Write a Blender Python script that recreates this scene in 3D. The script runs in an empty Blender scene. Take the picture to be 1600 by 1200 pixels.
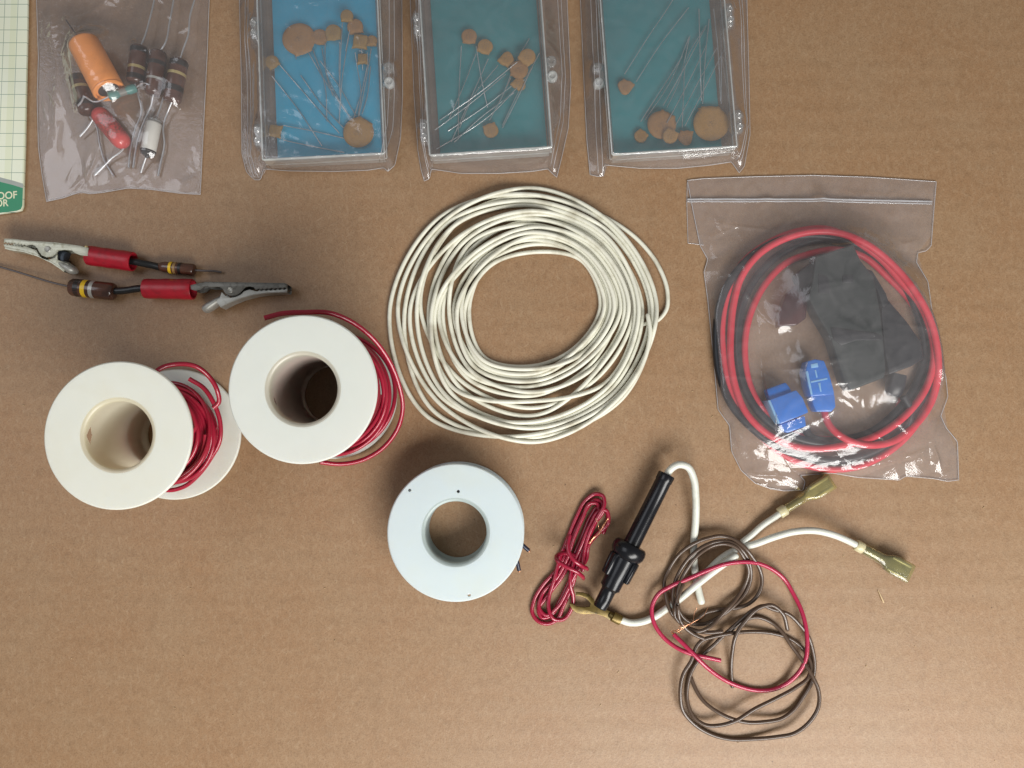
import bpy, bmesh, math, random
import numpy as np
from mathutils import Vector, Matrix, noise
from mathutils.bvhtree import BVHTree

C = bpy.context.scene.collection
SC = bpy.context.scene
R = math.radians
rnd = random.Random(7)

# ------------------------------------------------------------------ camera
H = 0.264            # camera height over the cardboard, metres
F = 1200.0           # focal length in photo pixels (photo is 1600 px wide)
TILT = R(3.3)
cam_d = bpy.data.cameras.new('camera')
cam = bpy.data.objects.new('camera', cam_d)
C.objects.link(cam)
cam.location = (0, 0, H)
cam.rotation_euler = (TILT, 0, 0)
cam_d.sensor_width = 36.0
cam_d.lens = 36.0 * F / 1600.0
cam_d.clip_start = 0.01
cam_d.clip_end = 20.0
SC.camera = cam
CAMM = Matrix.Rotation(TILT, 3, 'X')

def W(px, py, z=0.0):
    """point of the place seen at photo pixel (px, py), z millimetres above the cardboard"""
    d = CAMM @ Vector(((px - 800) / F, -(py - 600) / F, -1.0))
    t = (z * 0.001 - H) / d.z
    return Vector((d.x * t, d.y * t, z * 0.001))

# ------------------------------------------------------------------ world and lamps
world = bpy.data.worlds.new('World')
SC.world = world
world.use_nodes = True
bg = world.node_tree.nodes['Background']
bg.inputs[0].default_value = (1.0, 0.97, 0.93, 1)
bg.inputs[1].default_value = 0.20

def area(name, loc, target, sx, sy, power, col):
    l = bpy.data.lights.new(name, 'AREA')
    l.shape = 'RECTANGLE'; l.size = sx; l.size_y = sy
    l.energy = power; l.color = col
    o = bpy.data.objects.new(name, l); C.objects.link(o)
    o.location = loc
    o.rotation_euler = (Vector(target) - Vector(loc)).to_track_quat('-Z', 'Y').to_euler()
    return o
area('window_light', (0.21, -0.46, 0.43), (0.02, -0.06, 0), 0.56, 0.28, 6.9, (1.0, 0.985, 0.95))
area('side_window_light', (-0.75, 0.22, 1.05), (0, 0, 0), 0.75, 0.6, 3.0, (0.90, 0.93, 1.0))

SC.view_settings.view_transform = 'Standard'
SC.view_settings.look = 'None'
SC.view_settings.exposure = 0.0
SC.view_settings.gamma = 1.0
SC.cycles.transparent_max_bounces = 32
SC.cycles.max_bounces = 10
SC.cycles.use_denoising = True
SC.cycles.caustics_reflective = False
SC.cycles.caustics_refractive = False

# ------------------------------------------------------------------ materials
def nmat(name):
    m = bpy.data.materials.new(name); m.use_nodes = True
    nt = m.node_tree
    return m, nt, nt.nodes['Principled BSDF'], nt.nodes['Material Output']

def nd(nt, t, **kw):
    n = nt.nodes.new(t)
    for k, v in kw.items():
        if k.startswith('i_'):
            n.inputs[int(k[2:]) if k[2:].isdigit() else k[2:].replace('_', ' ')].default_value = v
        else:
            setattr(n, k, v)
    return n

def plain(name, col, rough=0.4, metal=0.0, vary=0.12, scale=400.0, bump=0.0, sss=0.0, coat=0.0, spec=0.5, dirt=None, dirt_amt=0.3, dirt_scale=250):
    m, nt, p, out = nmat(name)
    co = nd(nt, 'ShaderNodeTexCoord')
    nz = nd(nt, 'ShaderNodeTexNoise'); nz.inputs['Scale'].default_value = scale; nz.inputs['Detail'].default_value = 6
    nt.links.new(co.outputs['Object'], nz.inputs['Vector'])
    mx = nd(nt, 'ShaderNodeMix', data_type='RGBA')
    mx.inputs[6].default_value = tuple(c * (1 - vary) for c in col) + (1,)
    mx.inputs[7].default_value = tuple(min(1, c * (1 + vary)) for c in col) + (1,)
    nt.links.new(nz.outputs['Fac'], mx.inputs[0])
    last = mx.outputs[2]
    if dirt:
        n2 = nd(nt, 'ShaderNodeTexNoise'); n2.inputs['Scale'].default_value = dirt_scale; n2.inputs['Detail'].default_value = 8
        nt.links.new(co.outputs['Object'], n2.inputs['Vector'])
        rp = nd(nt, 'ShaderNodeMapRange'); rp.inputs[1].default_value = 0.5; rp.inputs[2].default_value = 0.75
        rp.inputs[4].default_value = dirt_amt
        nt.links.new(n2.outputs['Fac'], rp.inputs[0])
        m2 = nd(nt, 'ShaderNodeMix', data_type='RGBA'); m2.inputs[7].default_value = tuple(dirt) + (1,)
        nt.links.new(rp.outputs[0], m2.inputs[0]); nt.links.new(last, m2.inputs[6])
        last = m2.outputs[2]
    nt.links.new(last, p.inputs['Base Color'])
    p.inputs['Roughness'].default_value = rough
    p.inputs['Metallic'].default_value = metal
    p.inputs['Specular IOR Level'].default_value = spec
    p.inputs['Coat Weight'].default_value = coat
    if sss:
        p.inputs['Subsurface Weight'].default_value = sss
        p.inputs['Subsurface Radius'].default_value = (1, 0.9, 0.7)
        p.inputs['Subsurface Scale'].default_value = 0.006
    if bump:
        b = nd(nt, 'ShaderNodeBump'); b.inputs['Strength'].default_value = bump; b.inputs['Distance'].default_value = 0.0003
        nt.links.new(nz.outputs['Fac'], b.inputs['Height']); nt.links.new(b.outputs[0], p.inputs['Normal'])
    return m

def film(name, haze=0.08, tint=(0.96, 0.96, 0.97), rough=0.12, gloss=1.0, bump=0.0, hcol=(0.85, 0.85, 0.88)):
    """thin clear plastic: transparent + a little milk + fresnel gloss"""
    m, nt, p, out = nmat(name)
    nt.nodes.remove(p)
    co = nd(nt, 'ShaderNodeTexCoord')
    tr = nd(nt, 'ShaderNodeBsdfTransparent'); tr.inputs[0].default_value = tuple(tint) + (1,)
    df = nd(nt, 'ShaderNodeBsdfDiffuse'); df.inputs[0].default_value = tuple(hcol) + (1,)
    tl = nd(nt, 'ShaderNodeBsdfTranslucent'); tl.inputs[0].default_value = tuple(hcol) + (1,)
    gl = nd(nt, 'ShaderNodeBsdfGlossy'); gl.inputs['Roughness'].default_value = rough
    a = nd(nt, 'ShaderNodeMixShader'); a.inputs[0].default_value = 0.5
    nt.links.new(df.outputs[0], a.inputs[1]); nt.links.new(tl.outputs[0], a.inputs[2])
    nz = nd(nt, 'ShaderNodeTexNoise'); nz.inputs['Scale'].default_value = 120; nz.inputs['Detail'].default_value = 8; nz.inputs['Distortion'].default_value = 1.5
    nt.links.new(co.outputs['Object'], nz.inputs['Vector'])
    mr = nd(nt, 'ShaderNodeMapRange'); mr.inputs[1].default_value = 0.3; mr.inputs[2].default_value = 0.75
    mr.inputs[3].default_value = haze * 0.8; mr.inputs[4].default_value = haze * 1.3
    nt.links.new(nz.outputs['Fac'], mr.inputs[0])
    b = nd(nt, 'ShaderNodeMixShader')
    nt.links.new(mr.outputs[0], b.inputs[0]); nt.links.new(tr.outputs[0], b.inputs[1]); nt.links.new(a.outputs[0], b.inputs[2])
    fr = nd(nt, 'ShaderNodeFresnel'); fr.inputs['IOR'].default_value = 1.5
    geo = nd(nt, 'ShaderNodeNewGeometry')
    mu = nd(nt, 'ShaderNodeMath', operation='MULTIPLY', use_clamp=True); mu.inputs[1].default_value = gloss
    # thin sheet: take the facing side's fresnel on both sides
    lw = nd(nt, 'ShaderNodeLayerWeight'); lw.inputs[0].default_value = 0.06
    nt.links.new(lw.outputs['Fresnel'], mu.inputs[0])
    ad = nd(nt, 'ShaderNodeMath', operation='ADD', use_clamp=True); ad.inputs[1].default_value = 0.045 * gloss
    nt.nodes.remove(fr); nt.nodes.remove(geo)
    lw2 = nd(nt, 'ShaderNodeLayerWeight'); lw2.inputs[0].default_value = 0.5
    pw = nd(nt, 'ShaderNodeMath', operation='POWER'); pw.inputs[1].default_value = 3.0
    nt.links.new(lw2.outputs['Facing'], pw.inputs[0])
    nt.links.new(pw.outputs[0], mu.inputs[0]); nt.links.new(mu.outputs[0], ad.inputs[0])
    nt.nodes.remove(lw)
    c = nd(nt, 'ShaderNodeMixShader')
    nt.links.new(ad.outputs[0], c.inputs[0]); nt.links.new(b.outputs[0], c.inputs[1]); nt.links.new(gl.outputs[0], c.inputs[2])
    nt.links.new(c.outputs[0], out.inputs['Surface'])
    if bump:
        n2 = nd(nt, 'ShaderNodeTexNoise'); n2.inputs['Scale'].default_value = 300; n2.inputs['Detail'].default_value = 4; n2.inputs['Distortion'].default_value = 2.0
        nt.links.new(co.outputs['Object'], n2.inputs['Vector'])
        bp = nd(nt, 'ShaderNodeBump'); bp.inputs['Strength'].default_value = bump; bp.inputs['Distance'].default_value = 0.0006
        nt.links.new(n2.outputs['Fac'], bp.inputs['Height'])
        nt.links.new(bp.outputs[0], gl.inputs['Normal'])
    return m

def kraft():
    m, nt, p, out = nmat('kraft_cardboard')
    co = nd(nt, 'ShaderNodeTexCoord')
    def noi(scale, det, stretch=None, dist=0.0):
        n = nd(nt, 'ShaderNodeTexNoise'); n.inputs['Scale'].default_value = scale; n.inputs['Detail'].default_value = det
        n.inputs['Distortion'].default_value = dist
        if stretch:
            mp = nd(nt, 'ShaderNodeMapping'); mp.inputs['Scale'].default_value = stretch
            nt.links.new(co.outputs['Object'], mp.inputs[0]); nt.links.new(mp.outputs[0], n.inputs['Vector'])
        else:
            nt.links.new(co.outputs['Object'], n.inputs['Vector'])
        return n
    big = noi(45, 5); fib = noi(750, 9, (1.0, 0.65, 1), 0.6); fine = noi(1900, 5, None, 0.3); mid = noi(300, 6)
    def mixc(a, b, fac_out, lo, hi, amt):
        mr = nd(nt, 'ShaderNodeMapRange'); mr.inputs[1].default_value = lo; mr.inputs[2].default_value = hi; mr.inputs[4].default_value = amt
        nt.links.new(fac_out, mr.inputs[0])
        mx = nd(nt, 'ShaderNodeMix', data_type='RGBA')
        nt.links.new(mr.outputs[0], mx.inputs[0])
        if isinstance(a, tuple): mx.inputs[6].default_value = a
        else: nt.links.new(a, mx.inputs[6])
        mx.inputs[7].default_value = b
        return mx.outputs[2]
    c = mixc((0.300, 0.170, 0.084, 1), (0.312, 0.192, 0.103, 1), big.outputs['Fac'], 0.3, 0.7, 1.0)
    c = mixc(c, (0.15, 0.080, 0.034, 1), mid.outputs['Fac'], 0.48, 0.78, 0.28)
    c = mixc(c, (0.40, 0.28, 0.17, 1), fib.outputs['Fac'], 0.46, 0.75, 0.36)
    c = mixc(c, (0.10, 0.048, 0.020, 1), fine.outputs['Fac'], 0.46, 0.78, 0.45)
    # faint flute bands, scuffs and rubbed streaks
    wv = nd(nt, 'ShaderNodeTexWave', wave_type='BANDS', bands_direction='Y'); wv.inputs['Scale'].default_value = 44.0; wv.inputs['Distortion'].default_value = 0.9; wv.inputs['Detail'].default_value = 3; wv.inputs['Detail Scale'].default_value = 0.4
    nt.links.new(co.outputs['Object'], wv.inputs['Vector'])
    c = mixc(c, (0.155, 0.084, 0.036, 1), wv.outputs['Fac'], 0.2, 1.0, 0.06)
    st = noi(60, 8, (0.35, 2.2, 1), 0.8)
    c = mixc(c, (0.30, 0.195, 0.11, 1), st.outputs['Fac'], 0.54, 0.75, 0.18)
    st2 = noi(22, 6, (2.0, 0.6, 1), 1.5)
    c = mixc(c, (0.14, 0.072, 0.03, 1), st2.outputs['Fac'], 0.60, 0.78, 0.16)
    # crisp thin light fibres lying in two directions
    for k_, (an_, sc_) in enumerate(((0.5, 420), (-0.7, 360), (1.4, 300))):
        rt_ = nd(nt, 'ShaderNodeVectorRotate', rotation_type='Z_AXIS'); rt_.inputs['Angle'].default_value = an_
        nt.links.new(co.outputs['Object'], rt_.inputs['Vector'])
        mp_ = nd(nt, 'ShaderNodeMapping'); mp_.inputs['Scale'].default_value = (0.28, 1.3, 1); mp_.inputs['Location'].default_value = (k_ * 3.1, 0, 0)
        nt.links.new(rt_.outputs[0], mp_.inputs[0])
        n_ = nd(nt, 'ShaderNodeTexNoise'); n_.inputs['Scale'].default_value = sc_ * 3.2; n_.inputs['Detail'].default_value = 2; n_.inputs['Distortion'].default_value = 0.4
        nt.links.new(mp_.outputs[0], n_.inputs['Vector'])
        c = mixc(c, (0.46, 0.33, 0.21, 1), n_.outputs['Fac'], 0.62, 0.76, 0.26)
    # a few dark specks
    vo = nd(nt, 'ShaderNodeTexVoronoi'); vo.inputs['Scale'].default_value = 160
    nt.links.new(co.outputs['Object'], vo.inputs['Vector'])
    mr = nd(nt, 'ShaderNodeMapRange'); mr.inputs[1].default_value = 0.055; mr.inputs[2].default_value = 0.03; mr.inputs[4].default_value = 0.6
    nt.links.new(vo.outputs['Distance'], mr.inputs[0])
    sx = nd(nt, 'ShaderNodeSeparateXYZ'); nt.links.new(vo.outputs['Color'], sx.inputs[0])
    gt = nd(nt, 'ShaderNodeMath', operation='GREATER_THAN'); gt.inputs[1].default_value = 0.90
    nt.links.new(sx.outputs[0], gt.inputs[0])
    ml = nd(nt, 'ShaderNodeMath', operation='MULTIPLY'); nt.links.new(mr.outputs[0], ml.inputs[0]); nt.links.new(gt.outputs[0], ml.inputs[1])
    mx = nd(nt, 'ShaderNodeMix', data_type='RGBA'); nt.links.new(ml.outputs[0], mx.inputs[0]); nt.links.new(c, mx.inputs[6]); mx.inputs[7].default_value = (0.06, 0.03, 0.015, 1)
    nt.links.new(mx.outputs[2], p.inputs['Base Color'])
    p.inputs['Roughness'].default_value = 0.50
    p.inputs['Specular IOR Level'].default_value = 0.6
    s = nd(nt, 'ShaderNodeMath', operation='ADD')
    nt.links.new(fib.outputs['Fac'], s.inputs[0]); nt.links.new(mid.outputs['Fac'], s.inputs[1])
    s2 = nd(nt, 'ShaderNodeMath', operation='ADD')
    nt.links.new(s.outputs[0], s2.inputs[0]); nt.links.new(fine.outputs['Fac'], s2.inputs[1])
    b = nd(nt, 'ShaderNodeBump'); b.inputs['Strength'].default_value = 0.22; b.inputs['Distance'].default_value = 0.0002
    nt.links.new(s2.outputs[0], b.inputs['Height']); nt.links.new(b.outputs[0], p.inputs['Normal'])
    return m

M = {}
M['kraft'] = kraft()
M['film'] = film('bag_film', tint=(0.985, 0.98, 0.98), hcol=(0.98, 0.93, 0.95), haze=0.10, rough=0.10, gloss=1.5, bump=0.10)
M['film2'] = film('soft_bag_film', haze=0.125, tint=(1.0, 0.995, 0.99), rough=0.13, gloss=1.35, bump=0.14, hcol=(0.98, 0.93, 0.95))
M['film3'] = film('sleeve_film', haze=0.095, tint=(1.0, 0.995, 0.99), rough=0.08, gloss=1.5, bump=0.10, hcol=(0.92, 0.90, 0.95))
M['seam'] = film('bag_seam_glint', haze=0.8, rough=0.2, gloss=1.5, hcol=(0.85, 0.83, 0.85))  # whitish film that paints bright lines on bag edges and folds
M['zip'] = film('zip_ridge', haze=0.60, rough=0.2, gloss=1.5)
M['case'] = film('clear_styrene', haze=0.02, tint=(0.985, 0.99, 0.99), rough=0.08, gloss=1.0)
M['rim'] = film('styrene_edge_glint', haze=0.80, rough=0.12, gloss=2.0, hcol=(0.97, 1.0, 0.98))  # milky white stands in for bright light in clear plastic edges
M['lug'] = film('styrene_lug', haze=0.30, rough=0.06, gloss=2.2, hcol=(0.85, 0.88, 0.86))
M['white_wire'] = plain('dirty_white_insulation', (0.72, 0.71, 0.60), 0.36, vary=0.09, scale=60, dirt=(0.32, 0.28, 0.18), dirt_amt=0.7, dirt_scale=140, sss=0.0)
M['lead_white'] = plain('white_insulation', (0.66, 0.67, 0.60), 0.32, vary=0.06, dirt=(0.33, 0.29, 0.20), dirt_amt=0.35)
M['red_wire'] = plain('crimson_insulation', (0.34, 0.012, 0.035), 0.26, vary=0.10, coat=0.2)
M['pink_wire'] = plain('pinkish_red_insulation', (0.40, 0.02, 0.065), 0.25, vary=0.10, coat=0.2)
M['hank_wire'] = plain('deep_red_insulation', (0.30, 0.010, 0.036), 0.24, vary=0.12, coat=0.3)
M['brown_wire'] = plain('grey_brown_insulation', (0.088, 0.056, 0.038), 0.28, vary=0.15, coat=0.1)
M['har_red'] = plain('harness_red_insulation', (0.58, 0.025, 0.05), 0.4, vary=0.08)
M['har_black'] = plain('harness_black_insulation', (0.010, 0.012, 0.016), 0.4)
M['black'] = plain('black_plastic', (0.006, 0.0065, 0.009), 0.25, vary=0.3, spec=0.4)
M['dark_mod'] = plain('charcoal_green_plastic', (0.018, 0.026, 0.027), 0.42, vary=0.15)
M['dark_mod2'] = plain('charcoal_blue_plastic', (0.010, 0.013, 0.018), 0.38, vary=0.15)
M['tap_blue'] = plain('blue_nylon', (0.012, 0.15, 0.56), 0.25, vary=0.15, coat=0.4)
M['tap_pale'] = plain('pale_blue_nylon_edge', (0.20, 0.42, 0.68), 0.4)
M['black_sleeve'] = plain('black_sleeving', (0.010, 0.011, 0.012), 0.34)
M['red_sleeve'] = plain('red_vinyl_sleeve', (0.38, 0.008, 0.022), 0.36, vary=0.15, scale=200, dirt=(0.10, 0.01, 0.012), dirt_amt=0.45, dirt_scale=500, bump=0.3)
M['steel'] = plain('nickel_plate', (0.50, 0.50, 0.41), 0.42, 0.65, 0.2, 300, dirt=(0.22, 0.20, 0.12), dirt_amt=0.7, dirt_scale=600)
M['steel_dark'] = plain('tarnished_steel', (0.15, 0.145, 0.13), 0.45, 0.6, 0.25, 400, dirt=(0.03, 0.028, 0.02), dirt_amt=0.7, dirt_scale=700)
M['steel_bright'] = plain('bright_zinc', (0.42, 0.42, 0.39), 0.48, 0.55, 0.2, 300, dirt=(0.2, 0.19, 0.15), dirt_amt=0.6, dirt_scale=600)
M['spring'] = plain('blued_spring', (0.04, 0.05, 0.065), 0.4, 0.5)
M['lead'] = plain('tinned_lead', (0.62, 0.63, 0.65), 0.3, 0.8, 0.1)
M['lead_dark'] = plain('dull_lead', (0.16, 0.14, 0.14), 0.45, 0.6, 0.2)
M['copper'] = plain('copper_strand', (0.85, 0.42, 0.24), 0.25, 0.95)
M['brass'] = plain('tarnished_brass', (0.16, 0.11, 0.03), 0.34, 0.5, 0.4, 500, dirt=(0.04, 0.028, 0.01), dirt_amt=1.0, dirt_scale=500)
M['res_brown'] = plain('resistor_brown', (0.085, 0.033, 0.020), 0.22, vary=0.25, scale=300, coat=0.4, dirt=(0.012, 0.006, 0.005), dirt_amt=0.7, dirt_scale=220)
M['band_gold'] = plain('gold_band', (0.46, 0.37, 0.17), 0.35, 0.3)
M['band_silver'] = plain('silver_band', (0.45, 0.45, 0.42), 0.35, 0.3)
M['band_yellow'] = plain('yellow_band', (0.80, 0.52, 0.02), 0.35)
M['band_tan'] = plain('tan_band', (0.30, 0.18, 0.07), 0.35)
M['band_dark'] = plain('black_band', (0.012, 0.010, 0.009), 0.35)
M['orange'] = plain('orange_sleeve', (0.92, 0.35, 0.10), 0.5, vary=0.06, bump=0.15)
M['redcap'] = plain('salmon_red_epoxy', (0.60, 0.075, 0.07), 0.36, vary=0.10, dirt=(0.14, 0.02, 0.02), dirt_amt=0.75, dirt_scale=650)
M['whitecap'] = plain('white_shell', (0.66, 0.65, 0.60), 0.34)
M['teal'] = plain('teal_enamel', (0.10, 0.25, 0.23), 0.35, vary=0.2)
M['tealgrey'] = plain('grey_enamel', (0.22, 0.22, 0.20), 0.4)
M['darkend'] = plain('dark_end_seal', (0.03, 0.03, 0.032), 0.35)
def ceramic(name, col, dirt, r0=0.0012, r1=0.0026, rough=0.55):
    m = plain(name, col, rough, vary=0.16, scale=900, dirt=dirt, dirt_amt=0.35, dirt_scale=700, bump=0.3)
    nt = m.node_tree; p = nt.nodes['Principled BSDF']; src = p.inputs['Base Color'].links[0].from_socket
    co = nd(nt, 'ShaderNodeTexCoord')
    ln = nd(nt, 'ShaderNodeVectorMath', operation='LENGTH'); nt.links.new(co.outputs['Object'], ln.inputs[0])
    mr = nd(nt, 'ShaderNodeMapRange'); mr.inputs[1].default_value = r0; mr.inputs[2].default_value = r1; mr.inputs[3].default_value = 1.0; mr.inputs[4].default_value = 0.0
    nt.links.new(ln.outputs['Value'], mr.inputs[0])
    mp = nd(nt, 'ShaderNodeMapping'); mp.inputs['Scale'].default_value = (1, 1.7, 1); nt.links.new(co.outputs['Object'], mp.inputs[0])
    nz = nd(nt, 'ShaderNodeTexNoise'); nz.inputs['Scale'].default_value = 1900; nz.inputs['Detail'].default_value = 1; nt.links.new(mp.outputs[0], nz.inputs['Vector'])
    th = nd(nt, 'ShaderNodeMapRange'); th.inputs[1].default_value = 0.50; th.inputs[2].default_value = 0.56; th.inputs[4].default_value = 0.95; nt.links.new(nz.outputs['Fac'], th.inputs[0])
    mu = nd(nt, 'ShaderNodeMath', operation='MULTIPLY'); nt.links.new(mr.outputs[0], mu.inputs[0]); nt.links.new(th.outputs[0], mu.inputs[1])
    mx = nd(nt, 'ShaderNodeMix', data_type='RGBA'); mx.inputs[7].default_value = (0.10, 0.06, 0.035, 1)
    nt.links.new(mu.outputs[0], mx.inputs[0]); nt.links.new(src, mx.inputs[6]); nt.links.new(mx.outputs[2], p.inputs['Base Color'])
    return m
M['ceramic'] = ceramic('tan_ceramic', (0.43, 0.230, 0.062), (0.15, 0.08, 0.03))
M['ceramic_pink'] = ceramic('pinkish_ceramic', (0.38, 0.190, 0.062), (0.14, 0.07, 0.03))
M['ceramic_olive'] = ceramic('mustard_ceramic', (0.37, 0.215, 0.055), (0.13, 0.075, 0.025))
M['redcap'] = ceramic('printed_red_epoxy', (0.62, 0.075, 0.07), (0.3, 0.04, 0.04), 0.0069, 0.0084, 0.36)
M['foam_blue'] = plain('blue_foam', (0.018, 0.38, 0.62), 0.85, vary=0.18, scale=90, bump=0.2, dirt=(0.06, 0.32, 0.50), dirt_amt=0.5, dirt_scale=60)
M['foam_teal'] = plain('teal_foam', (0.022, 0.245, 0.275), 0.85, vary=0.2, scale=90, bump=0.2, dirt=(0.045, 0.19, 0.21), dirt_amt=0.5, dirt_scale=60)
M['spool_ivory'] = plain('ivory_polyethylene', (0.72, 0.735, 0.64), 0.40, vary=0.03, scale=120, bump=0.05, sss=0.35, dirt=(0.66, 0.62, 0.46), dirt_amt=0.25, dirt_scale=90)
M['spool_white'] = plain('milky_polyethylene', (0.70, 0.73, 0.66), 0.42, vary=0.03, scale=120, sss=0.35)
M['spool_blue'] = plain('bluish_polyethylene', (0.60, 0.69, 0.70), 0.42, vary=0.03, scale=120, sss=0.35, dirt=(0.62, 0.66, 0.56), dirt_amt=0.35, dirt_scale=70)
def hub_mat(name, dc, tc):
    m, nt, p, out = nmat(name); nt.nodes.remove(p)
    df = nd(nt, 'ShaderNodeBsdfDiffuse'); df.inputs[0].default_value = tuple(dc) + (1,)
    tl = nd(nt, 'ShaderNodeBsdfTranslucent'); tl.inputs[0].default_value = tuple(tc) + (1,)
    a = nd(nt, 'ShaderNodeMixShader'); a.inputs[0].default_value = 0.55
    nt.links.new(df.outputs[0], a.inputs[1]); nt.links.new(tl.outputs[0], a.inputs[2])
    gl = nd(nt, 'ShaderNodeBsdfGlossy'); gl.inputs['Roughness'].default_value = 0.35
    b = nd(nt, 'ShaderNodeMixShader'); b.inputs[0].default_value = 0.05
    nt.links.new(a.outputs[0], b.inputs[1]); nt.links.new(gl.outputs[0], b.inputs[2]); nt.links.new(b.outputs[0], out.inputs['Surface'])
    return m
M['hub_ivory'] = hub_mat('thin_ivory_hub', (0.84, 0.81, 0.66), (0.98, 0.93, 0.74))
M['hub_white'] = hub_mat('thin_milky_hub', (0.72, 0.70, 0.61), (0.95, 0.92, 0.80))
M['hub_blue'] = hub_mat('thin_bluish_hub', (0.60, 0.68, 0.67), (0.85, 0.92, 0.88))
M['navy_wire'] = plain('navy_insulation', (0.012, 0.016, 0.040), 0.35)
M['yellow_nylon'] = plain('yellowed_nylon', (0.30, 0.23, 0.06), 0.30, vary=0.2, scale=250, sss=0.3, coat=0.3, dirt=(0.12, 0.12, 0.045), dirt_amt=0.85, dirt_scale=230)
M['olive_nylon'] = plain('olive_nylon', (0.21, 0.20, 0.085), 0.25, vary=0.2, scale=250, sss=0.3, coat=0.5, dirt=(0.11, 0.12, 0.06), dirt_amt=0.8, dirt_scale=230)
M['yellow_clear'] = film('yellowed_clear_sleeve', haze=0.26, tint=(0.93, 0.85, 0.52), rough=0.14, gloss=1.3, bump=0.15, hcol=(0.85, 0.78, 0.42))
M['olive_clear'] = film('olive_clear_sleeve', haze=0.22, tint=(0.86, 0.82, 0.54), rough=0.14, gloss=1.3, bump=0.15, hcol=(0.74, 0.72, 0.44))
M['inner_metal'] = plain('tarnished_receptacle', (0.20, 0.19, 0.14), 0.35, 0.6, 0.3, 400, dirt=(0.06, 0.06, 0.04), dirt_amt=0.8, dirt_scale=500)
M['cuff_nylon'] = plain('pale_yellow_cuff', (0.58, 0.52, 0.32), 0.3, sss=0.3)
M['purple'] = film('purple_tinted_cap', haze=0.10, tint=(0.60, 0.42, 0.46), rough=0.1, gloss=1.2, hcol=(0.3, 0.1, 0.15))
M['straw'] = plain('pale_splinter', (0.55, 0.40, 0.22), 0.6)
M['green_print'] = plain('green_ink', (0.010, 0.22, 0.10), 0.35, vary=0.08)
M['grey_print'] = plain('grey_ink', (0.33, 0.36, 0.33), 0.4)
M['cream_print'] = plain('cream_ink', (0.72, 0.72, 0.50), 0.4)
M['card_edge'] = plain('aged_card', (0.60, 0.58, 0.42), 0.5)

def card_mat():
    m, nt, p, out = nmat('graph_ruled_card')
    co = nd(nt, 'ShaderNodeTexCoord'); sp = nd(nt, 'ShaderNodeSeparateXYZ'); nt.links.new(co.outputs['Object'], sp.inputs[0])
    def line(axis, pitch, off, wdt):
        a = nd(nt, 'ShaderNodeMath', operation='ADD'); a.inputs[1].default_value = off; nt.links.new(sp.outputs[axis], a.inputs[0])
        b = nd(nt, 'ShaderNodeMath', operation='PINGPONG'); b.inputs[1].default_value = pitch / 2; nt.links.new(a.outputs[0], b.inputs[0])
        c = nd(nt, 'ShaderNodeMath', operation='LESS_THAN'); c.inputs[1].default_value = wdt; nt.links.new(b.outputs[0], c.inputs[0])
        return c
    p1 = 0.00465
    v = line(0, p1, 0.0022, 0.00009); h = line(1, p1, 0.0, 0.00011)
    mx = nd(nt, 'ShaderNodeMath', operation='MAXIMUM'); nt.links.new(v.outputs[0], mx.inputs[0]); nt.links.new(h.outputs[0], mx.inputs[1])
    st = line(0, 0.0062, 0.0005, 0.0011)
    nz = nd(nt, 'ShaderNodeTexNoise'); nz.inputs['Scale'].default_value = 60; nt.links.new(co.outputs['Object'], nz.inputs['Vector'])
    c0 = nd(nt, 'ShaderNodeMix', data_type='RGBA'); c0.inputs[6].default_value = (0.66, 0.71, 0.62, 1); c0.inputs[7].default_value = (0.74, 0.75, 0.56, 1)
    nt.links.new(nz.outputs['Fac'], c0.inputs[0])
    c1 = nd(nt, 'ShaderNodeMix', data_type='RGBA'); c1.inputs[7].default_value = (0.60, 0.64, 0.42, 1)
    m5 = nd(nt, 'ShaderNodeMath', operation='MULTIPLY'); m5.inputs[1].default_value = 0.45; nt.links.new(st.outputs[0], m5.inputs[0])
    nt.links.new(m5.outputs[0], c1.inputs[0]); nt.links.new(c0.outputs[2], c1.inputs[6])
    c2 = nd(nt, 'ShaderNodeMix', data_type='RGBA'); c2.inputs[7].default_value = (0.07, 0.16, 0.12, 1)
    m6 = nd(nt, 'ShaderNodeMath', operation='MULTIPLY'); m6.inputs[1].default_value = 0.7; nt.links.new(mx.outputs[0], m6.inputs[0])
    nt.links.new(m6.outputs[0], c2.inputs[0]); nt.links.new(c1.outputs[2], c2.inputs[6])
    nt.links.new(c2.outputs[2], p.inputs['Base Color']); p.inputs['Roughness'].default_value = 0.35
    return m
M['card'] = card_mat()

# ------------------------------------------------------------------ object helpers
def empty(name, loc, label, cat, group=None):
    o = bpy.data.objects.new(name, None); C.objects.link(o)
    o.location = loc; o.empty_display_size = 0.005
    o['label'] = label; o['category'] = cat
    if group: o['group'] = group
    return o

def mobj(name, verts, faces, mat, parent=None, smooth=True, label=None, cat=None, group=None, kind=None, sharp=40):
    V = [Vector(v) for v in verts]
    if parent is not None:
        off = Vector((0, 0, 0)); q = parent
        while q is not None:
            off += Vector(q.location); q = q.parent
    else:
        xs = [v.x for v in V]; ys = [v.y for v in V]; zs = [v.z for v in V]
        off = Vector(((min(xs) + max(xs)) / 2, (min(ys) + max(ys)) / 2, min(zs)))
    me = bpy.data.meshes.new(name)
    me.from_pydata([v - off for v in V], [], faces)
    if smooth:
        me.polygons.foreach_set('use_smooth', [True] * len(me.polygons))
        if sharp: me.set_sharp_from_angle(angle=R(sharp))
    me.materials.append(mat)
    o = bpy.data.objects.new(name, me); C.objects.link(o)
    if parent is not None: o.parent = parent
    else: o.location = off
    if label: o['label'] = label
    if cat: o['category'] = cat
    if group: o['group'] = group
    if kind: o['kind'] = kind
    return o

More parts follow.
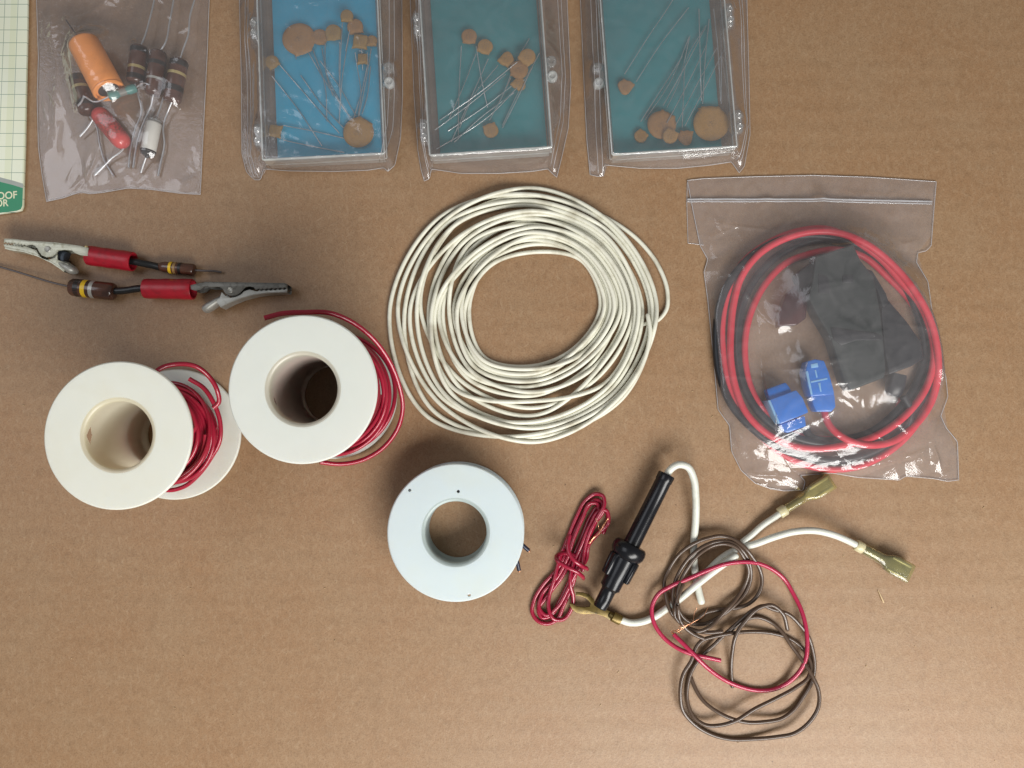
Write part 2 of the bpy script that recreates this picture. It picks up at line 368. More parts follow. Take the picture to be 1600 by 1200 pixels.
def catmull(pts, seg=None, step=0.0008):
    P = [Vector(p) for p in pts]
    if len(P) < 3:
        n = max(2, int((P[1] - P[0]).length / step))
        return [P[0].lerp(P[1], i / n) for i in range(n + 1)]
    P = [P[0] * 2 - P[1]] + P + [P[-1] * 2 - P[-2]]
    out = []
    for i in range(1, len(P) - 2):
        a, b, c, d = P[i - 1], P[i], P[i + 1], P[i + 2]
        n = seg or max(2, int((c - b).length / step))
        # centripetal-like tangents
        def tg(p, q, r):
            l1 = max((q - p).length, 1e-9); l2 = max((r - q).length, 1e-9)
            return ((q - p) / l1 * l2 + (r - q) / l2 * l1) / (l1 + l2)
        L = (c - b).length
        m1 = tg(a, b, c) * L; m2 = tg(b, c, d) * L
        for k in range(n):
            t = k / n; t2 = t * t; t3 = t2 * t
            out.append(b * (2 * t3 - 3 * t2 + 1) + m1 * (t3 - 2 * t2 + t) + c * (-2 * t3 + 3 * t2) + m2 * (t3 - t2))
    out.append(P[-2])
    return out

def tube_geo(path, r, sides=10, round_end=False, cap=True):
    """path: world points; r: radius (number or list)"""
    n = len(path)
    rr = r if isinstance(r, (list, tuple)) else [r] * n
    V, Fc = [], []
    t0 = (path[1] - path[0]).normalized()
    up = Vector((0, 0, 1)) if abs(t0.z) < 0.9 else Vector((1, 0, 0))
    nrm = (up - t0 * up.dot(t0)).normalized()
    rings = []
    def ring(c, nn, bb, rad):
        i0 = len(V)
        for k in range(sides):
            a = 2 * math.pi * k / sides
            V.append(c + nn * (math.cos(a) * rad) + bb * (math.sin(a) * rad))
        rings.append(i0)
    for i in range(n):
        if i == 0: t = t0
        elif i == n - 1: t = (path[i] - path[i - 1]).normalized()
        else:
            t = (path[i + 1] - path[i - 1])
            t = t.normalized() if t.length > 1e-9 else t0
        nrm = (nrm - t * nrm.dot(t))
        nrm = nrm.normalized() if nrm.length > 1e-9 else Vector((0, 0, 1))
        b = t.cross(nrm)
        if i == 0 and round_end:
            ring(path[0] - t * rr[0] * 0.5, nrm, b, rr[0] * 0.7)
        ring(path[i], nrm, b, rr[i])
        if i == n - 1 and round_end:
            ring(path[i] + t * rr[i] * 0.5, nrm, b, rr[i] * 0.7)
        t0 = t
    for a, b_ in zip(rings[:-1], rings[1:]):
        for k in range(sides):
            k2 = (k + 1) % sides
            Fc.append((a + k, a + k2, b_ + k2, b_ + k))
    if cap:
        Fc.append(tuple(rings[0] + k for k in reversed(range(sides))))
        Fc.append(tuple(rings[-1] + k for k in range(sides)))
    return V, Fc

def join_geo(list_):
    V, Fc = [], []
    for v, f in list_:
        o = len(V); V += v; Fc += [tuple(i + o for i in g) for g in f]
    return V, Fc

def settle(pxpath, d, placed=None, z0=0.0, step=0.0009, zmax=14.0, smooth=4, ref=2.0, pin=None, lift=1.0, heavy=None, heavy_d=0.0027):
    """drop a wire traced in photo pixels on the cardboard: later parts lie over earlier ones.
    returns a world path (points at the height where each part really lies)"""
    P0 = catmull([W(p[0], p[1], ref) for p in pxpath], step=step)
    X = np.array([[p.x, p.y] for p in P0])
    n = len(P0); dm = d
    own = n
    prev = np.array([[q.x, q.y] for q in placed]) if placed else np.zeros((0, 2))
    pz = np.array([q.z for q in placed]) if placed else np.zeros((0,))
    hv = np.array([[q.x, q.y] for q in heavy]) if heavy else np.zeros((0, 2))
    hz = np.array([q.z for q in heavy]) if heavy else np.zeros((0,))
    dh = (d + heavy_d) / 2
    z = np.zeros(n); base = z0 * 0.001 + dm / 2
    skip = int(3 * dm / step) + 2
    for i in range(n):
        zi = base
        if len(prev):
            dd = np.hypot(prev[:, 0] - X[i, 0], prev[:, 1] - X[i, 1])
            k = dd < dm * 0.97
            if k.any(): zi = max(zi, (pz[k] + np.sqrt(dm * dm - dd[k] ** 2) * 0.93 * lift).max())
        if len(hv):
            dd = np.hypot(hv[:, 0] - X[i, 0], hv[:, 1] - X[i, 1])
            k = dd < dh * 0.99
            if k.any(): zi = max(zi, (hz[k] + np.sqrt(dh * dh - dd[k] ** 2)).max())
        j = i - skip
        if j > 0:
            dd = np.hypot(X[:j, 0] - X[i, 0], X[:j, 1] - X[i, 1])
            k = dd < dm * 0.97
            if k.any(): zi = max(zi, (z[:j][k] + np.sqrt(dm * dm - dd[k] ** 2) * 0.93 * lift).max())
        z[i] = min(zi, zmax * 0.001)
        # a stiff wire cannot drop at once
        if i: z[i] = max(z[i], z[i - 1] - step * 0.35)
    for i in range(n - 2, -1, -1): z[i] = max(z[i], z[i + 1] - step * 0.35)
    ker = np.hanning(2 * smooth + 3); ker /= ker.sum()
    zp = np.pad(z, smooth + 1, mode='edge'); z = np.convolve(zp, ker, mode='valid')[:n]
    if pin:
        for (frac, zz) in pin: pass
    out = []
    s = 1.0
    CAMZ = H
    for i in range(n):
        # keep the traced sight line while moving to the real height
        k = (CAMZ - z[i]) / (CAMZ - ref * 0.001)
        out.append(Vector((X[i, 0] * k, X[i, 1] * k, z[i])))
    return out

def wire(name, path, r, mat, parent=None, sides=10, round_end=False, **kw):
    v, f = tube_geo(path, r, sides, round_end)
    return mobj(name, v, f, mat, parent, sharp=60, **kw)

def lathe_geo(a, b, prof, sides=32, cap=True):
    """revolve prof [(t_mm, r_mm)] about the axis from a towards b"""
    ax = (b - a).normalized()
    up = Vector((0, 0, 1)) if abs(ax.z) < 0.9 else Vector((0, 1, 0))
    u = (up - ax * up.dot(ax)).normalized(); w = ax.cross(u)
    V, Fc = [], []
    for (t, r) in prof:
        for k in range(sides):
            an = 2 * math.pi * k / sides
            V.append(a + ax * t * 0.001 + (u * math.cos(an) + w * math.sin(an)) * max(r, 0.0005) * 0.001)
    for i in range(len(prof) - 1):
        for k in range(sides):
            k2 = (k + 1) % sides
            Fc.append((i * sides + k, i * sides + k2, (i + 1) * sides + k2, (i + 1) * sides + k))
    if cap:
        Fc.append(tuple(reversed(range(sides))))
        Fc.append(tuple((len(prof) - 1) * sides + k for k in range(sides)))
    return V, Fc

def box_geo(origin, ex, ey, x0, x1, y0, y1, z0, z1):
    """box in a local frame (mm)"""
    def q(x, y, z):
        p = origin + ex * x * 0.001 + ey * y * 0.001
        return Vector((p.x, p.y, z * 0.001))
    V = [q(x, y, z) for z in (z0, z1) for y in (y0, y1) for x in (x0, x1)]
    Fc = [(0, 2, 3, 1), (4, 5, 7, 6), (0, 1, 5, 4), (2, 6, 7, 3), (0, 4, 6, 2), (1, 3, 7, 5)]
    return V, Fc

def bevelled(v, f, off, segs=2):
    bm = bmesh.new()
    bv = [bm.verts.new(p) for p in v]
    for g in f:
        try: bm.faces.new([bv[i] for i in g])
        except ValueError: pass
    bmesh.ops.recalc_face_normals(bm, faces=bm.faces)
    ed = [e for e in bm.edges if len(e.link_faces) == 2 and e.calc_face_angle(0) > 0.5]
    bmesh.ops.bevel(bm, geom=ed, offset=off * 0.001, segments=segs, profile=0.5, affect='EDGES', clamp_overlap=True)
    bm.verts.index_update()
    V = [x.co.copy() for x in bm.verts]; Fc = [tuple(x.index for x in g.verts) for g in bm.faces]
    bm.free()
    return V, Fc

def prism_geo(pxpoly, z0, z1, ref=None, bevel=0.0, segs=2):
    """outline traced at height ref (mm), thickness z0..z1"""
    ref = z1 if ref is None else ref
    P = [W(x, y, ref) for x, y in pxpoly]
    n = len(P)
    V = [Vector((p.x, p.y, z0 * 0.001)) for p in P] + [Vector((p.x, p.y, z1 * 0.001)) for p in P]
    area2 = sum(P[i].x * P[(i + 1) % n].y - P[(i + 1) % n].x * P[i].y for i in range(n))
    up = tuple(range(n, 2 * n)); dn = tuple(reversed(range(n)))
    if area2 < 0: up, dn = tuple(reversed(up)), tuple(reversed(dn))
    Fc = [dn, up] + [((i, (i + 1) % n, n + (i + 1) % n, n + i) if area2 > 0 else (n + i, n + (i + 1) % n, (i + 1) % n, i)) for i in range(n)]
    if bevel: return bevelled(V, Fc, bevel, segs)
    return V, Fc

def loft_geo(a, b, secs, up=Vector((0, 0, 1)), sides=24):
    """secs [(t 0..1, half width mm, half height mm, exponent)] along a -> b, b may be a path"""
    ax = (b - a); L = ax.length; ax.normalize()
    side = ax.cross(up).normalized(); u = side.cross(ax).normalized()
    V, Fc = [], []
    for (t, hw, hh, e) in secs:
        c = a + ax * L * t
        for k in range(sides):
            an = 2 * math.pi * k / sides
            cx, sy = math.cos(an), math.sin(an)
            x = math.copysign(abs(cx) ** (2 / e), cx) * hw * 0.001
            y = math.copysign(abs(sy) ** (2 / e), sy) * hh * 0.001
            V.append(c + side * x + u * y)
    for i in range(len(secs) - 1):
        for k in range(sides):
            k2 = (k + 1) % sides
            Fc.append((i * sides + k, i * sides + k2, (i + 1) * sides + k2, (i + 1) * sides + k))
    Fc.append(tuple(reversed(range(sides)))); Fc.append(tuple((len(secs) - 1) * sides + k for k in range(sides)))
    return V, Fc

def cut(o, cutters):
    """boolean difference, applied"""
    for (v, f) in cutters:
        me = bpy.data.meshes.new('tmp'); me.from_pydata([Vector(p) for p in v], [], f)
        bm = bmesh.new(); bm.from_mesh(me); bmesh.ops.recalc_face_normals(bm, faces=bm.faces); bm.to_mesh(me); bm.free()
        c = bpy.data.objects.new('tmp', me); C.objects.link(c)
        md = o.modifiers.new('b', 'BOOLEAN'); md.operation = 'DIFFERENCE'; md.object = c; md.solver = 'EXACT'
        bpy.context.view_layer.update()
        dg = bpy.context.evaluated_depsgraph_get()
        nm = bpy.data.meshes.new_from_object(o.evaluated_get(dg))
        o.modifiers.clear()
        old = o.data; o.data = nm; bpy.data.meshes.remove(old)
        bpy.data.objects.remove(c); bpy.data.meshes.remove(me)
        nm.name = o.name

# ------------------------------------------------------------------ cardboard
def cardboard():
    nx, ny = 120, 420
    x0, x1, y0, y1 = -0.45, 0.45, -0.40, 0.42
    V = []
    for j in range(ny + 1):
        y = y0 + (y1 - y0) * j / ny
        for i in range(nx + 1):
            x = x0 + (x1 - x0) * i / nx
            inside = 1.0
            z = -0.00006 + 0.00005 * math.sin(y * 2 * math.pi / 0.0079 + 0.6 * math.sin(x * 9)) * (0.5 + 0.5 * noise.noise(Vector((x * 7, y * 7, 3))))
            z += 0.00006 * noise.noise(Vector((x * 14, y * 14, 0)))
            V.append((x, y, min(z, -0.00001)))
    Fc = []
    for j in range(ny):
        for i in range(nx):
            a = j * (nx + 1) + i
            Fc.append((a, a + 1, a + nx + 2, a + nx + 1))
    o = mobj('cardboard_sheet', V, Fc, M['kraft'], sharp=0, kind='structure')
    return o
cardboard()

# ------------------------------------------------------------------ spools
WR = 0.72   # red wire radius mm
def spool(px, py, hmm, r_top, r_bot, hole, mat, label, wire_spec=None, holes=(), slot=None):
    top = W(px, py, hmm)
    base = Vector((top.x, top.y, 0))
    e = empty('wire_spool', base, label, 'spool', 'plastic wire spools on the cardboard')
    Z = Vector((0, 0, 1))
    ft = 1.3
    ho = hole + 1.1
    def flange(z0, z1, r, up):
        # ring with rounded rim; inner edge ends at the hub's outer face
        b = 0.35
        prof = [(z0 + b, r), (z0, r - b), (z0, ho + 0.02), (z1, ho + 0.02), (z1, r - b), (z1 - b, r), (z0 + b, r)]
        return lathe_geo(base, base + Z, prof, 96, cap=False)
    v, f = flange(hmm - ft, hmm, r_top, True)
    top_o = mobj('flange', v, f, mat, e)
    v, f = flange(0.3, 0.3 + ft, r_bot, False)
    mobj('flange', v, f, mat, e)
    # hub tube with a softly rounded lip
    prof = [(hmm, ho), (hmm, ho - 0.35), (hmm - 0.10, ho - 0.62), (hmm - 0.38, hole + 0.10), (hmm - 0.9, hole)]
    zz = hmm - 0.9
    while zz > 1.0:
        zz -= (0.22 if slot and zz > hmm - 8 else 1.2); prof.append((max(zz, 0.3), hole - 0.15 * (1 - zz / hmm)))
    NS = 288 if slot else 120
    v, f = lathe_geo(base, base + Z, prof, NS, cap=False)
    if slot:
        keep = []
        for g_ in f:
            c_ = sum((v[q] for q in g_), Vector()) / len(g_) - base
            an = (math.degrees(math.atan2(c_.y, c_.x)) - slot[0] + 180) % 360 - 180
            if abs(R(an) * hole) / slot[2] + abs(c_.z * 1000 - slot[1]) / slot[3] > 1: keep.append(g_)
        f = keep
    hub = mobj('hub', v, f, M[{'ivory_polyethylene': 'hub_ivory', 'milky_polyethylene': 'hub_white'}.get(mat.name, 'hub_blue')], e)
    cs = []
    for (hx, hy, hr) in holes:
        p = W(hx, hy, hmm)
        cs.append(lathe_geo(Vector((p.x, p.y, (hmm - 3) * 0.001)), Vector((p.x, p.y, 1)), [(0, hr), (5, hr)], 16))
    if cs: cut(top_o, cs)
    return e, base, ho

def winding(e, base, r0, z_lo, z_hi, layers, mat, seed, wr=WR, bulge=1.5, loose=()):
    rg = random.Random(seed)
    pts = []
    d = 2 * wr * 1.04
    th = 0.0; z = z_lo; dirn = 1
    for L in range(layers):
        r = r0 + wr + L * d * 0.9
        lo = z_lo + rg.uniform(0, 2); hi = z_hi - rg.uniform(0, 3) - L * 0.8
        turns = max(3, int((hi - lo) / d))
        n = turns * 36
        ph = rg.random() * 50
        for i in range(n):
            s = i / n
            zz = lo + (hi - lo) * (s if dirn > 0 else 1 - s)
            th += 2 * math.pi / 36
            wob = noise.noise(Vector((th * 0.21, ph, 0)))
            wob2 = noise.noise(Vector((th * 0.35, ph + 9, 4)))
            top = 1.0 if L >= layers - 2 else 0.25
            rr = r + bulge * top * max(0, wob + 0.25) * 1.2
            z2 = zz + wob2 * 3.2 * (0.3 + top * 0.7)
            z2 = min(max(z2, z_lo), z_hi)
            pts.append(base + Vector((math.cos(th) * rr * 0.001, math.sin(th) * rr * 0.001, z2 * 0.001)))
        dirn *= -1
    v, f = tube_geo(pts, wr * 0.001, 8)
    mobj('wire_winding', v, f, mat, e, sharp=60)
    # slack outer turns, individually bent
    for (rc, zc, tilt, ph, ecc, dx, dy) in loose:
        q = []
        for i in range(97):
            a = 2 * math.pi * i / 96
            rr = rc + ecc * math.cos(2 * a + ph)
            q.append(base + Vector(((math.cos(a) * rr + dx) * 0.001, (math.sin(a) * rr + dy) * 0.001, (zc + tilt * math.sin(a + ph)) * 0.001)))
        v, f = tube_geo(q, wr * 0.001, 8, cap=False)
        mobj('slack_turn', v, f, mat, e, sharp=60)

e1, b1, ho1 = spool(184, 680, 40, 21.6, 22.2, 9.9, M['spool_ivory'], 'ivory spool of red wire with a wire end curling over its lower flange', slot=(181, 37.0, 2.6, 1.5))
winding(e1, b1, ho1, 3, 19, 3, M['red_wire'], 3, bulge=0.9, loose=[(15.2, 10, 3, 0.5, 0.3, 0.5, 0), (15.9, 8, 3, 1.5, 0.5, 0.8, 0), (16.4, 12, 4, 2.5, 0.4, 0.6, 0.4), (15.6, 14, 4, 4.6, 0.3, 0.2, 0.2)])
p = [W(236, 590, 30), W(250, 576, 29), W(275, 569, 27), W(305, 572, 25), W(328, 590, 22), W(340, 612, 20), W(341, 630, 18), W(333, 637, 18)]
wire('loose_end', catmull(p, step=0.0007), 0.00075, M['red_wire'], e1)
p = [W(296, 592, 12), W(318, 606, 12), W(335, 632, 11), W(344, 660, 9.5), W(343, 690, 8.5), W(330, 715, 7), W(310, 742, 5), W(288, 760, 4), W(262, 766, 4), W(240, 760, 5)]
wire('loose_turn', catmull(p, step=0.0007), 0.00075, M['red_wire'], e1)

e2, b2, ho2 = spool(473, 608, 40, 21.8, 21.8, 10.0, M['spool_white'], 'white spool of red wire with a long wire tail around its upper rim', slot=(200, 35.5, 1.7, 0.5))
winding(e2, b2, ho2, 3, 37, 4, M['red_wire'], 11, bulge=1.5, loose=[(18.2, 14, 4, 0.2, 0.3, 1.0, 0), (18.9, 11, 4, 1.2, 0.4, 1.2, 0.3), (19.6, 9, 3, 2.2, 0.4, 1.4, -0.2), (18.0, 20, 5, 3.2, 0.3, 0.6, 0), (18.7, 17, 5, 4.2, 0.5, 0.8, 0), (20.2, 6.5, 2, 5.4, 0.4, 1.2, 0.2)])
p = [W(413, 497, 36), W(440, 490, 35), W(475, 488, 33), W(515, 489, 30), W(548, 502, 26), W(580, 526, 22), W(606, 560, 17), W(623, 600, 12), W(629, 640, 8), W(620, 672, 5), W(598, 700, 3.5), W(565, 719, 3), W(530, 725, 4), W(500, 722, 7)]
wire('loose_end', catmull(p, step=0.0007), 0.00078, M['red_wire'], e2)

e3, b3, ho3 = spool(712, 832, 12, 22.3, 22.5, 10.0, M['spool_blue'], 'shallow bluish white spool lying empty with three tiny holes', holes=[(640, 766, 0.52), (716, 768, 0.52), (733, 930, 0.55)])
# a little dark wire left between the flanges, two ends sticking out
pts = []
for i in range(36 * 9):
    a = i * 2 * math.pi / 36
    pts.append(b3 + Vector((math.cos(a) * 0.0127, math.sin(a) * 0.0127, (2.6 + i / (36 * 9) * 6.5) * 0.001)))
wire('wire_winding', pts, 0.0006, M['navy_wire'], e3, sides=8)
pA = catmull([b3 + Vector((0.0145, 0.006, 0.005)), W(806, 840, 5), W(818, 853, 4.5), W(826, 860, 4)], step=0.0006)
pB = catmull([b3 + Vector((0.015, 0.0, 0.005)), W(800, 862, 4), W(808, 878, 3.2), W(811, 891, 2.6)], step=0.0006)
wA = wire('wire_end', pA, 0.0007, M['navy_wire'], e3)
wB = wire('wire_end', pB, 0.0007, M['navy_wire'], e3)
for pp, ww in ((pA, wA), (pB, wB)):
    d = (pp[-1] - pp[-2]).normalized()
    v, f = tube_geo([pp[-1] - d * 0.0002, pp[-1] + d * 0.0006], 0.00035, 8)
    mobj('copper_core', v, f, M['copper'], ww)

# ------------------------------------------------------------------ white wire coil
def coil():
    E = [103, 110, 117, 123, 129, 136, 142, 151, 157, 163, 169, 176, 184, 191]
    NE = [103, 108, 113, 118, 123, 128, 134, 140, 146, 152, 158, 164, 170, 177]
    Nn = [86, 102, 108, 115, 121, 126, 132, 138, 144, 152, 161, 168, 174, 186]
    NW = [94, 100, 106, 112, 119, 127, 138, 148, 155, 162, 174, 183, 194, 203]
    Wt = [102, 110, 117, 123, 133, 144, 150, 158, 164, 178, 187, 196, 211, 224]
    SW = [111, 117, 123, 130, 139, 147, 156, 166, 178, 188, 196, 206, 222, 238]
    S = [91, 98, 106, 113, 123, 135, 139, 154, 169, 180, 186, 194, 203, 211]
    SE = [89, 94, 100, 108, 116, 126, 134, 142, 160, 170, 178, 186, 196, 205]
    rays = [E, NE, Nn, NW, Wt, SW, S, SE]
    N = 17
    def at(ray, q):
        q = q / (N - 1) * 13; a = int(min(max(q, 0), 12)); return ray[a] + (ray[a + 1] - ray[a]) * (q - a)
    rg = random.Random(5)
    o = [13, 9, 5, 2, 0, 1, 3, 4, 6, 7, 8, 10, 12, 11, 14, 15, 16, 16.5]
    path = []
    cx, cy = 835, 480
    def slot(k, a):
        t = a / 8; t = t * t * (3 - 2 * t)
        return o[k] * (1 - t) + o[k + 1] * t + 1.6 * math.sin(k * 2.4 + a * 0.9) * math.sin(a / 8 * math.pi)
    for a_k in range(N):
        for a in range(8):
            ranks = sorted(range(N), key=lambda q: slot(q, a))
            rk = ranks.index(a_k)
            r = at(rays[a], rk) + rg.uniform(-1, 1) * (0.6 if rk < 6 else 1.5)
            an = R(45 * a)
            path.append((cx + r * math.cos(an), cy - r * math.sin(an)))
    # drop the first and last odd bits, finish with the big loop to the right
    path = path[3:-1]
    path = [(1004, 507), (1028, 500), (1041, 484), (1043, 458), (1030, 418), (1000, 378), (950, 342), (905, 322), (860, 309), (800, 308), (740, 328)] + path[1:]
    path += [(1012, 545), (1016, 520), (1012, 492)]
    return path
cp = coil()
cpath = settle(cp, 0.00165, step=0.0009, zmax=9.0, smooth=6, ref=3.0)
wire('coiled_wire', cpath, 0.00074, M['white_wire'], sides=10, round_end=True,
     label='large flat coil of dirty white wire lying below the plastic cases', cat='coil of wire')

# ------------------------------------------------------------------ alligator clip leads
def resistor_geo(a, b, r, waist=0.0):
    L = (b - a).length * 1000
    k = r * 0.12
    return [(0, r - 3 * k), (0.12 * r, r - k), (0.35 * r, r), (L - 0.35 * r, r), (L - 0.12 * r, r - k), (L, r - 3 * k)]

def band(parent, a, b, t, w, r, mat, name='colour_band'):
    ax = (b - a).normalized(); L = (b - a).length * 1000
    c = a + ax * (t * L - w / 2) * 0.001
    v, f = lathe_geo(c, c + ax, [(0, r - 0.1), (0, r + 0.03), (w, r + 0.03), (w, r - 0.1)], 28, cap=False)
    return mobj(name, v, f, mat, parent)

def jaw(name, poly, z0, z1, mat, parent, outer, th=0.55):
    """folded sheet jaw: two side plates and the spine that joins them along the outer edge"""
    g = [prism_geo(poly, z1 - th, z1, bevel=0.12), prism_geo(poly, z0, z0 + th, ref=z1, bevel=0.12)]
    # spine strip
    P = [W(x, y, z1) for x, y in outer]
    V, Fc = [], []
    n = len(P)
    for i in range(n):
        d = (P[min(i + 1, n - 1)] - P[max(i - 1, 0)]); d.z = 0; d.normalize()
        nr = Vector((-d.y, d.x, 0)) * 0.0004
        c = Vector((P[i].x, P[i].y, 0))
        for s in (0.3, -1.0):
            for z in (z0 + th * 0.6, z1 - th * 0.6):
                V.append(c + nr * s + Vector((0, 0, z * 0.001)))
    for i in range(n - 1):
        a, b = i * 4, i * 4 + 4
        Fc += [(a, a + 1, b + 1, b), (a + 2, b + 2, b + 3, a + 3), (a + 1, a + 3, b + 3, b + 1), (a, b, b + 2, a + 2)]
    g.append((V, Fc))
    v, f = join_geo(g)
    return mobj(name, v, f, mat, parent, sharp=35)

def teeth(x0, y0, x1, y1, n, amp):
    out = []
    for i in range(2 * n + 1):
        t = i / (2 * n)
        s = amp if i % 2 else -amp
        dx, dy = x1 - x0, y1 - y0; L = math.hypot(dx, dy)
        out.append((x0 + dx * t - dy / L * s, y0 + dy * t + dx / L * s))
    return out

# upper clip (jaws to the left)
e = empty('clip_lead', W(120, 400, 0), 'pale nickel alligator clip with red sleeve pointing left, small resistor on its right end', 'alligator clip', 'alligator clip leads with resistors')
up = [(6, 373), (20, 373.5), (43, 376.5), (86, 379), (108, 382), (128, 385), (138, 387), (137, 400), (126, 399), (118, 396), (112, 391.5), (100, 390.5), (91, 391.5), (88, 396), (80, 401), (72, 402), (65, 399), (60.5, 393), (58, 388), (54, 384), (49, 382.5), (44, 383)]
up += teeth(40, 383, 6, 378.5, 7, 1.1)
jaw('upper_jaw', up, 1.6, 7.0, M['steel'], e, [(6, 373), (20, 373.5), (43, 376.5), (86, 379), (108, 382), (128, 385)])
lo = [(5, 380), (7, 386.5), (14, 388.5), (36, 391.5), (58, 398.5), (80, 409), (92, 417), (100, 423), (107, 412.5), (99, 409.5), (90, 406), (89.5, 396), (86, 402), (76, 405.5), (66, 403), (60, 397), (57, 390.5), (51, 389), (45, 386.5), (41, 385)]
lo += teeth(39, 385.6, 7, 381, 7, 1.0)[1:]
jaw('lower_jaw', lo, 1.0, 6.3, M['steel'], e, [(7, 386.5), (14, 388.5), (36, 391.5), (58, 398.5), (80, 409), (92, 417), (100, 423)])
# scooped thumb end
a, b = W(96, 412, 4), W(119, 425, 4.5)
v, f = loft_geo(a, b, [(0, 1.2, 2.2, 2), (0.35, 1.7, 2.6, 2), (0.75, 1.55, 2.5, 2), (0.93, 1.0, 1.9, 2), (1, 0.3, 0.8, 2)], sides=20)
mobj('thumb_pad', v, f, M['steel_bright'], e)
v, f = prism_geo([(90, 391), (103.5, 393), (100, 400), (99, 410), (90, 406)], 2.0, 5.4, bevel=0.2)
mobj('spring', v, f, M['spring'], e)
c = W(74.5, 389.5, 7.0)
v, f = lathe_geo(Vector((c.x, c.y, 0.0058)), Vector((c.x, c.y, 1)), [(0, 1.1), (1.3, 1.1), (1.45, 0.95), (1.3, 0.65), (1.2, 0.0)], 20)
mobj('rivet', v, f, M['steel_bright'], e)
c = W(134, 386, 6.6)
v, f = lathe_geo(Vector((c.x, c.y, 0.0060)), Vector((c.x, c.y, 1)), [(0, 0.6), (0.5, 0.6), (0.8, 0.3)], 14)
mobj('solder_bead', v, f, M['band_gold'], e)
def sleeve(parent, pa, pb, z, r, r2=None, mat='red_sleeve', name='insulating_sleeve'):
    a, b = W(*pa, z), W(*pb, z); L = (b - a).length * 1000; r2 = r2 or r
    prof = [(0.6, r * 0.62), (0, r - 0.35), (0.15, r - 0.05), (0.6, r)]
    for i in range(1, 12):
        t = i / 12; prof.append((0.6 + (L - 1.2) * t, r + (r2 - r) * t + 0.06 * math.sin(t * 17)))
    prof += [(L - 0.4, r2), (L, r2 - 0.12), (L, r2 - 0.6), (L - 0.5, r2 - 0.75), (L - 2.2, r2 * 0.6), (0.6, r * 0.62)]
    v, f = lathe_geo(a, b, prof, 32, cap=False)
    return mobj(name, v, f, M[mat], parent, sharp=50)
sleeve(e, (138, 399), (208, 409), 3.6, 3.35)
wire('black_sleeving', catmull([W(198, 407, 3.6), W(215, 410, 3.4), W(235, 414, 2.6), W(252, 418, 2.3)], step=0.0008), 0.00122, M['black_sleeve'], e)
a, b = W(249, 416.5, 2.3), W(305, 422, 2.3)
v, f = lathe_geo(a, b, [(0, 1.2), (0.7, 1.6), (1.8, 1.85)] + resistor_geo(a, b, 2.08)[3:], 28)
mobj('resistor_body', v, f, M['res_brown'], e)
band(e, a, b, 0.34, 0.95, 2.07, M['band_yellow']); band(e, a, b, 0.455, 0.9, 2.07, M['band_tan'])
band(e, a, b, 0.60, 1.0, 2.07, M['band_dark'])
wire('lead', catmull([W(304, 422, 2.3), W(320, 423, 2.0), W(335, 423.5, 1.5), W(346, 425.5, 0.9)], step=0.0008), 0.00036, M['lead_dark'], e)

# lower clip (jaws to the right)
e = empty('clip_lead', W(300, 455, 0), 'dark tarnished alligator clip pointing right, red sleeve, large yellow banded resistor on its left', 'alligator clip', 'alligator clip leads with resistors')
def q6(l): return [(210 + x / 6.4, 380 + y / 6.4) for x, y in l]
up = q6([(560, 418), (640, 400), (700, 388), (760, 384), (860, 390), (1200, 395), (1500, 400), (1528, 415), (1532, 440)]) + teeth(*q6([(1525, 448)])[0], *q6([(1215, 462)])[0], 7, 1.1) + q6([(1190, 440), (1150, 433), (1110, 440), (1085, 468), (1050, 500), (1005, 522), (950, 525), (905, 500), (880, 455), (850, 437), (760, 440), (700, 432), (660, 465), (610, 475), (565, 462)])
jaw('upper_jaw', up, 1.6, 7.0, M['steel_dark'], e, q6([(700, 388), (860, 390), (1200, 395), (1500, 400), (1528, 415)]))
lo = q6([(1534, 452), (1525, 487), (1430, 490), (1300, 497), (1180, 515), (1060, 548), (950, 592), (860, 640), (800, 560), (850, 552), (872, 488), (890, 505), (910, 524), (960, 545), (1010, 538), (1060, 515), (1095, 480), (1150, 462)]) + teeth(*q6([(1205, 476)])[0], *q6([(1520, 458)])[0], 7, 1.0)[1:]
jaw('lower_jaw', lo, 1.0, 6.3, M['steel_bright'], e, q6([(1525, 487), (1430, 490), (1300, 497), (1180, 515), (1060, 548), (950, 592), (860, 640)]))
a, b = W(350, 466, 4), W(319, 485, 4)
v, f = loft_geo(a, b, [(0, 1.0, 2.0, 2), (0.3, 1.3, 2.5, 2), (0.7, 1.6, 2.6, 2), (0.92, 1.4, 2.2, 2.5), (1, 1.0, 1.6, 2.5)], sides=20)
mobj('thumb_pad', v, f, M['steel_bright'], e)
c = W(359.7, 453.3, 7.0)
v, f = lathe_geo(Vector((c.x, c.y, 0.0058)), Vector((c.x, c.y, 1)), [(0, 1.0), (1.3, 1.0), (1.45, 0.85), (1.3, 0.6), (1.2, 0.0)], 20)
mobj('rivet', v, f, M['steel_bright'], e)
sleeve(e, (226, 451), (302, 452), 3.6, 3.35, 3.55)
wire('black_sleeving', catmull([W(176, 455, 3.2), W(195, 454, 3.4), W(215, 451, 3.5), W(240, 451, 3.6)], step=0.0008), 0.00122, M['black_sleeve'], e)
a, b = W(110, 448.5, 3.1), W(180, 456, 3.1)
v, f = lathe_geo(a, b, resistor_geo(a, b, 3.02), 32)
mobj('resistor_body', v, f, M['res_brown'], e)
band(e, a, b, 0.20, 1.6, 3.0, M['band_dark']); band(e, a, b, 0.36, 1.5, 3.01, M['band_yellow']); band(e, a, b, 0.53, 1.3, 3.01, M['band_silver'])
wire('lead', catmull([W(111, 448, 3.0), W(96, 445, 2.8), W(80, 441, 2.4), W(50, 432, 1.8), W(28, 425, 1.4), W(0, 417, 1.0), W(-25, 409, 0.6)], step=0.001), 0.00036, M['lead_dark'], e)

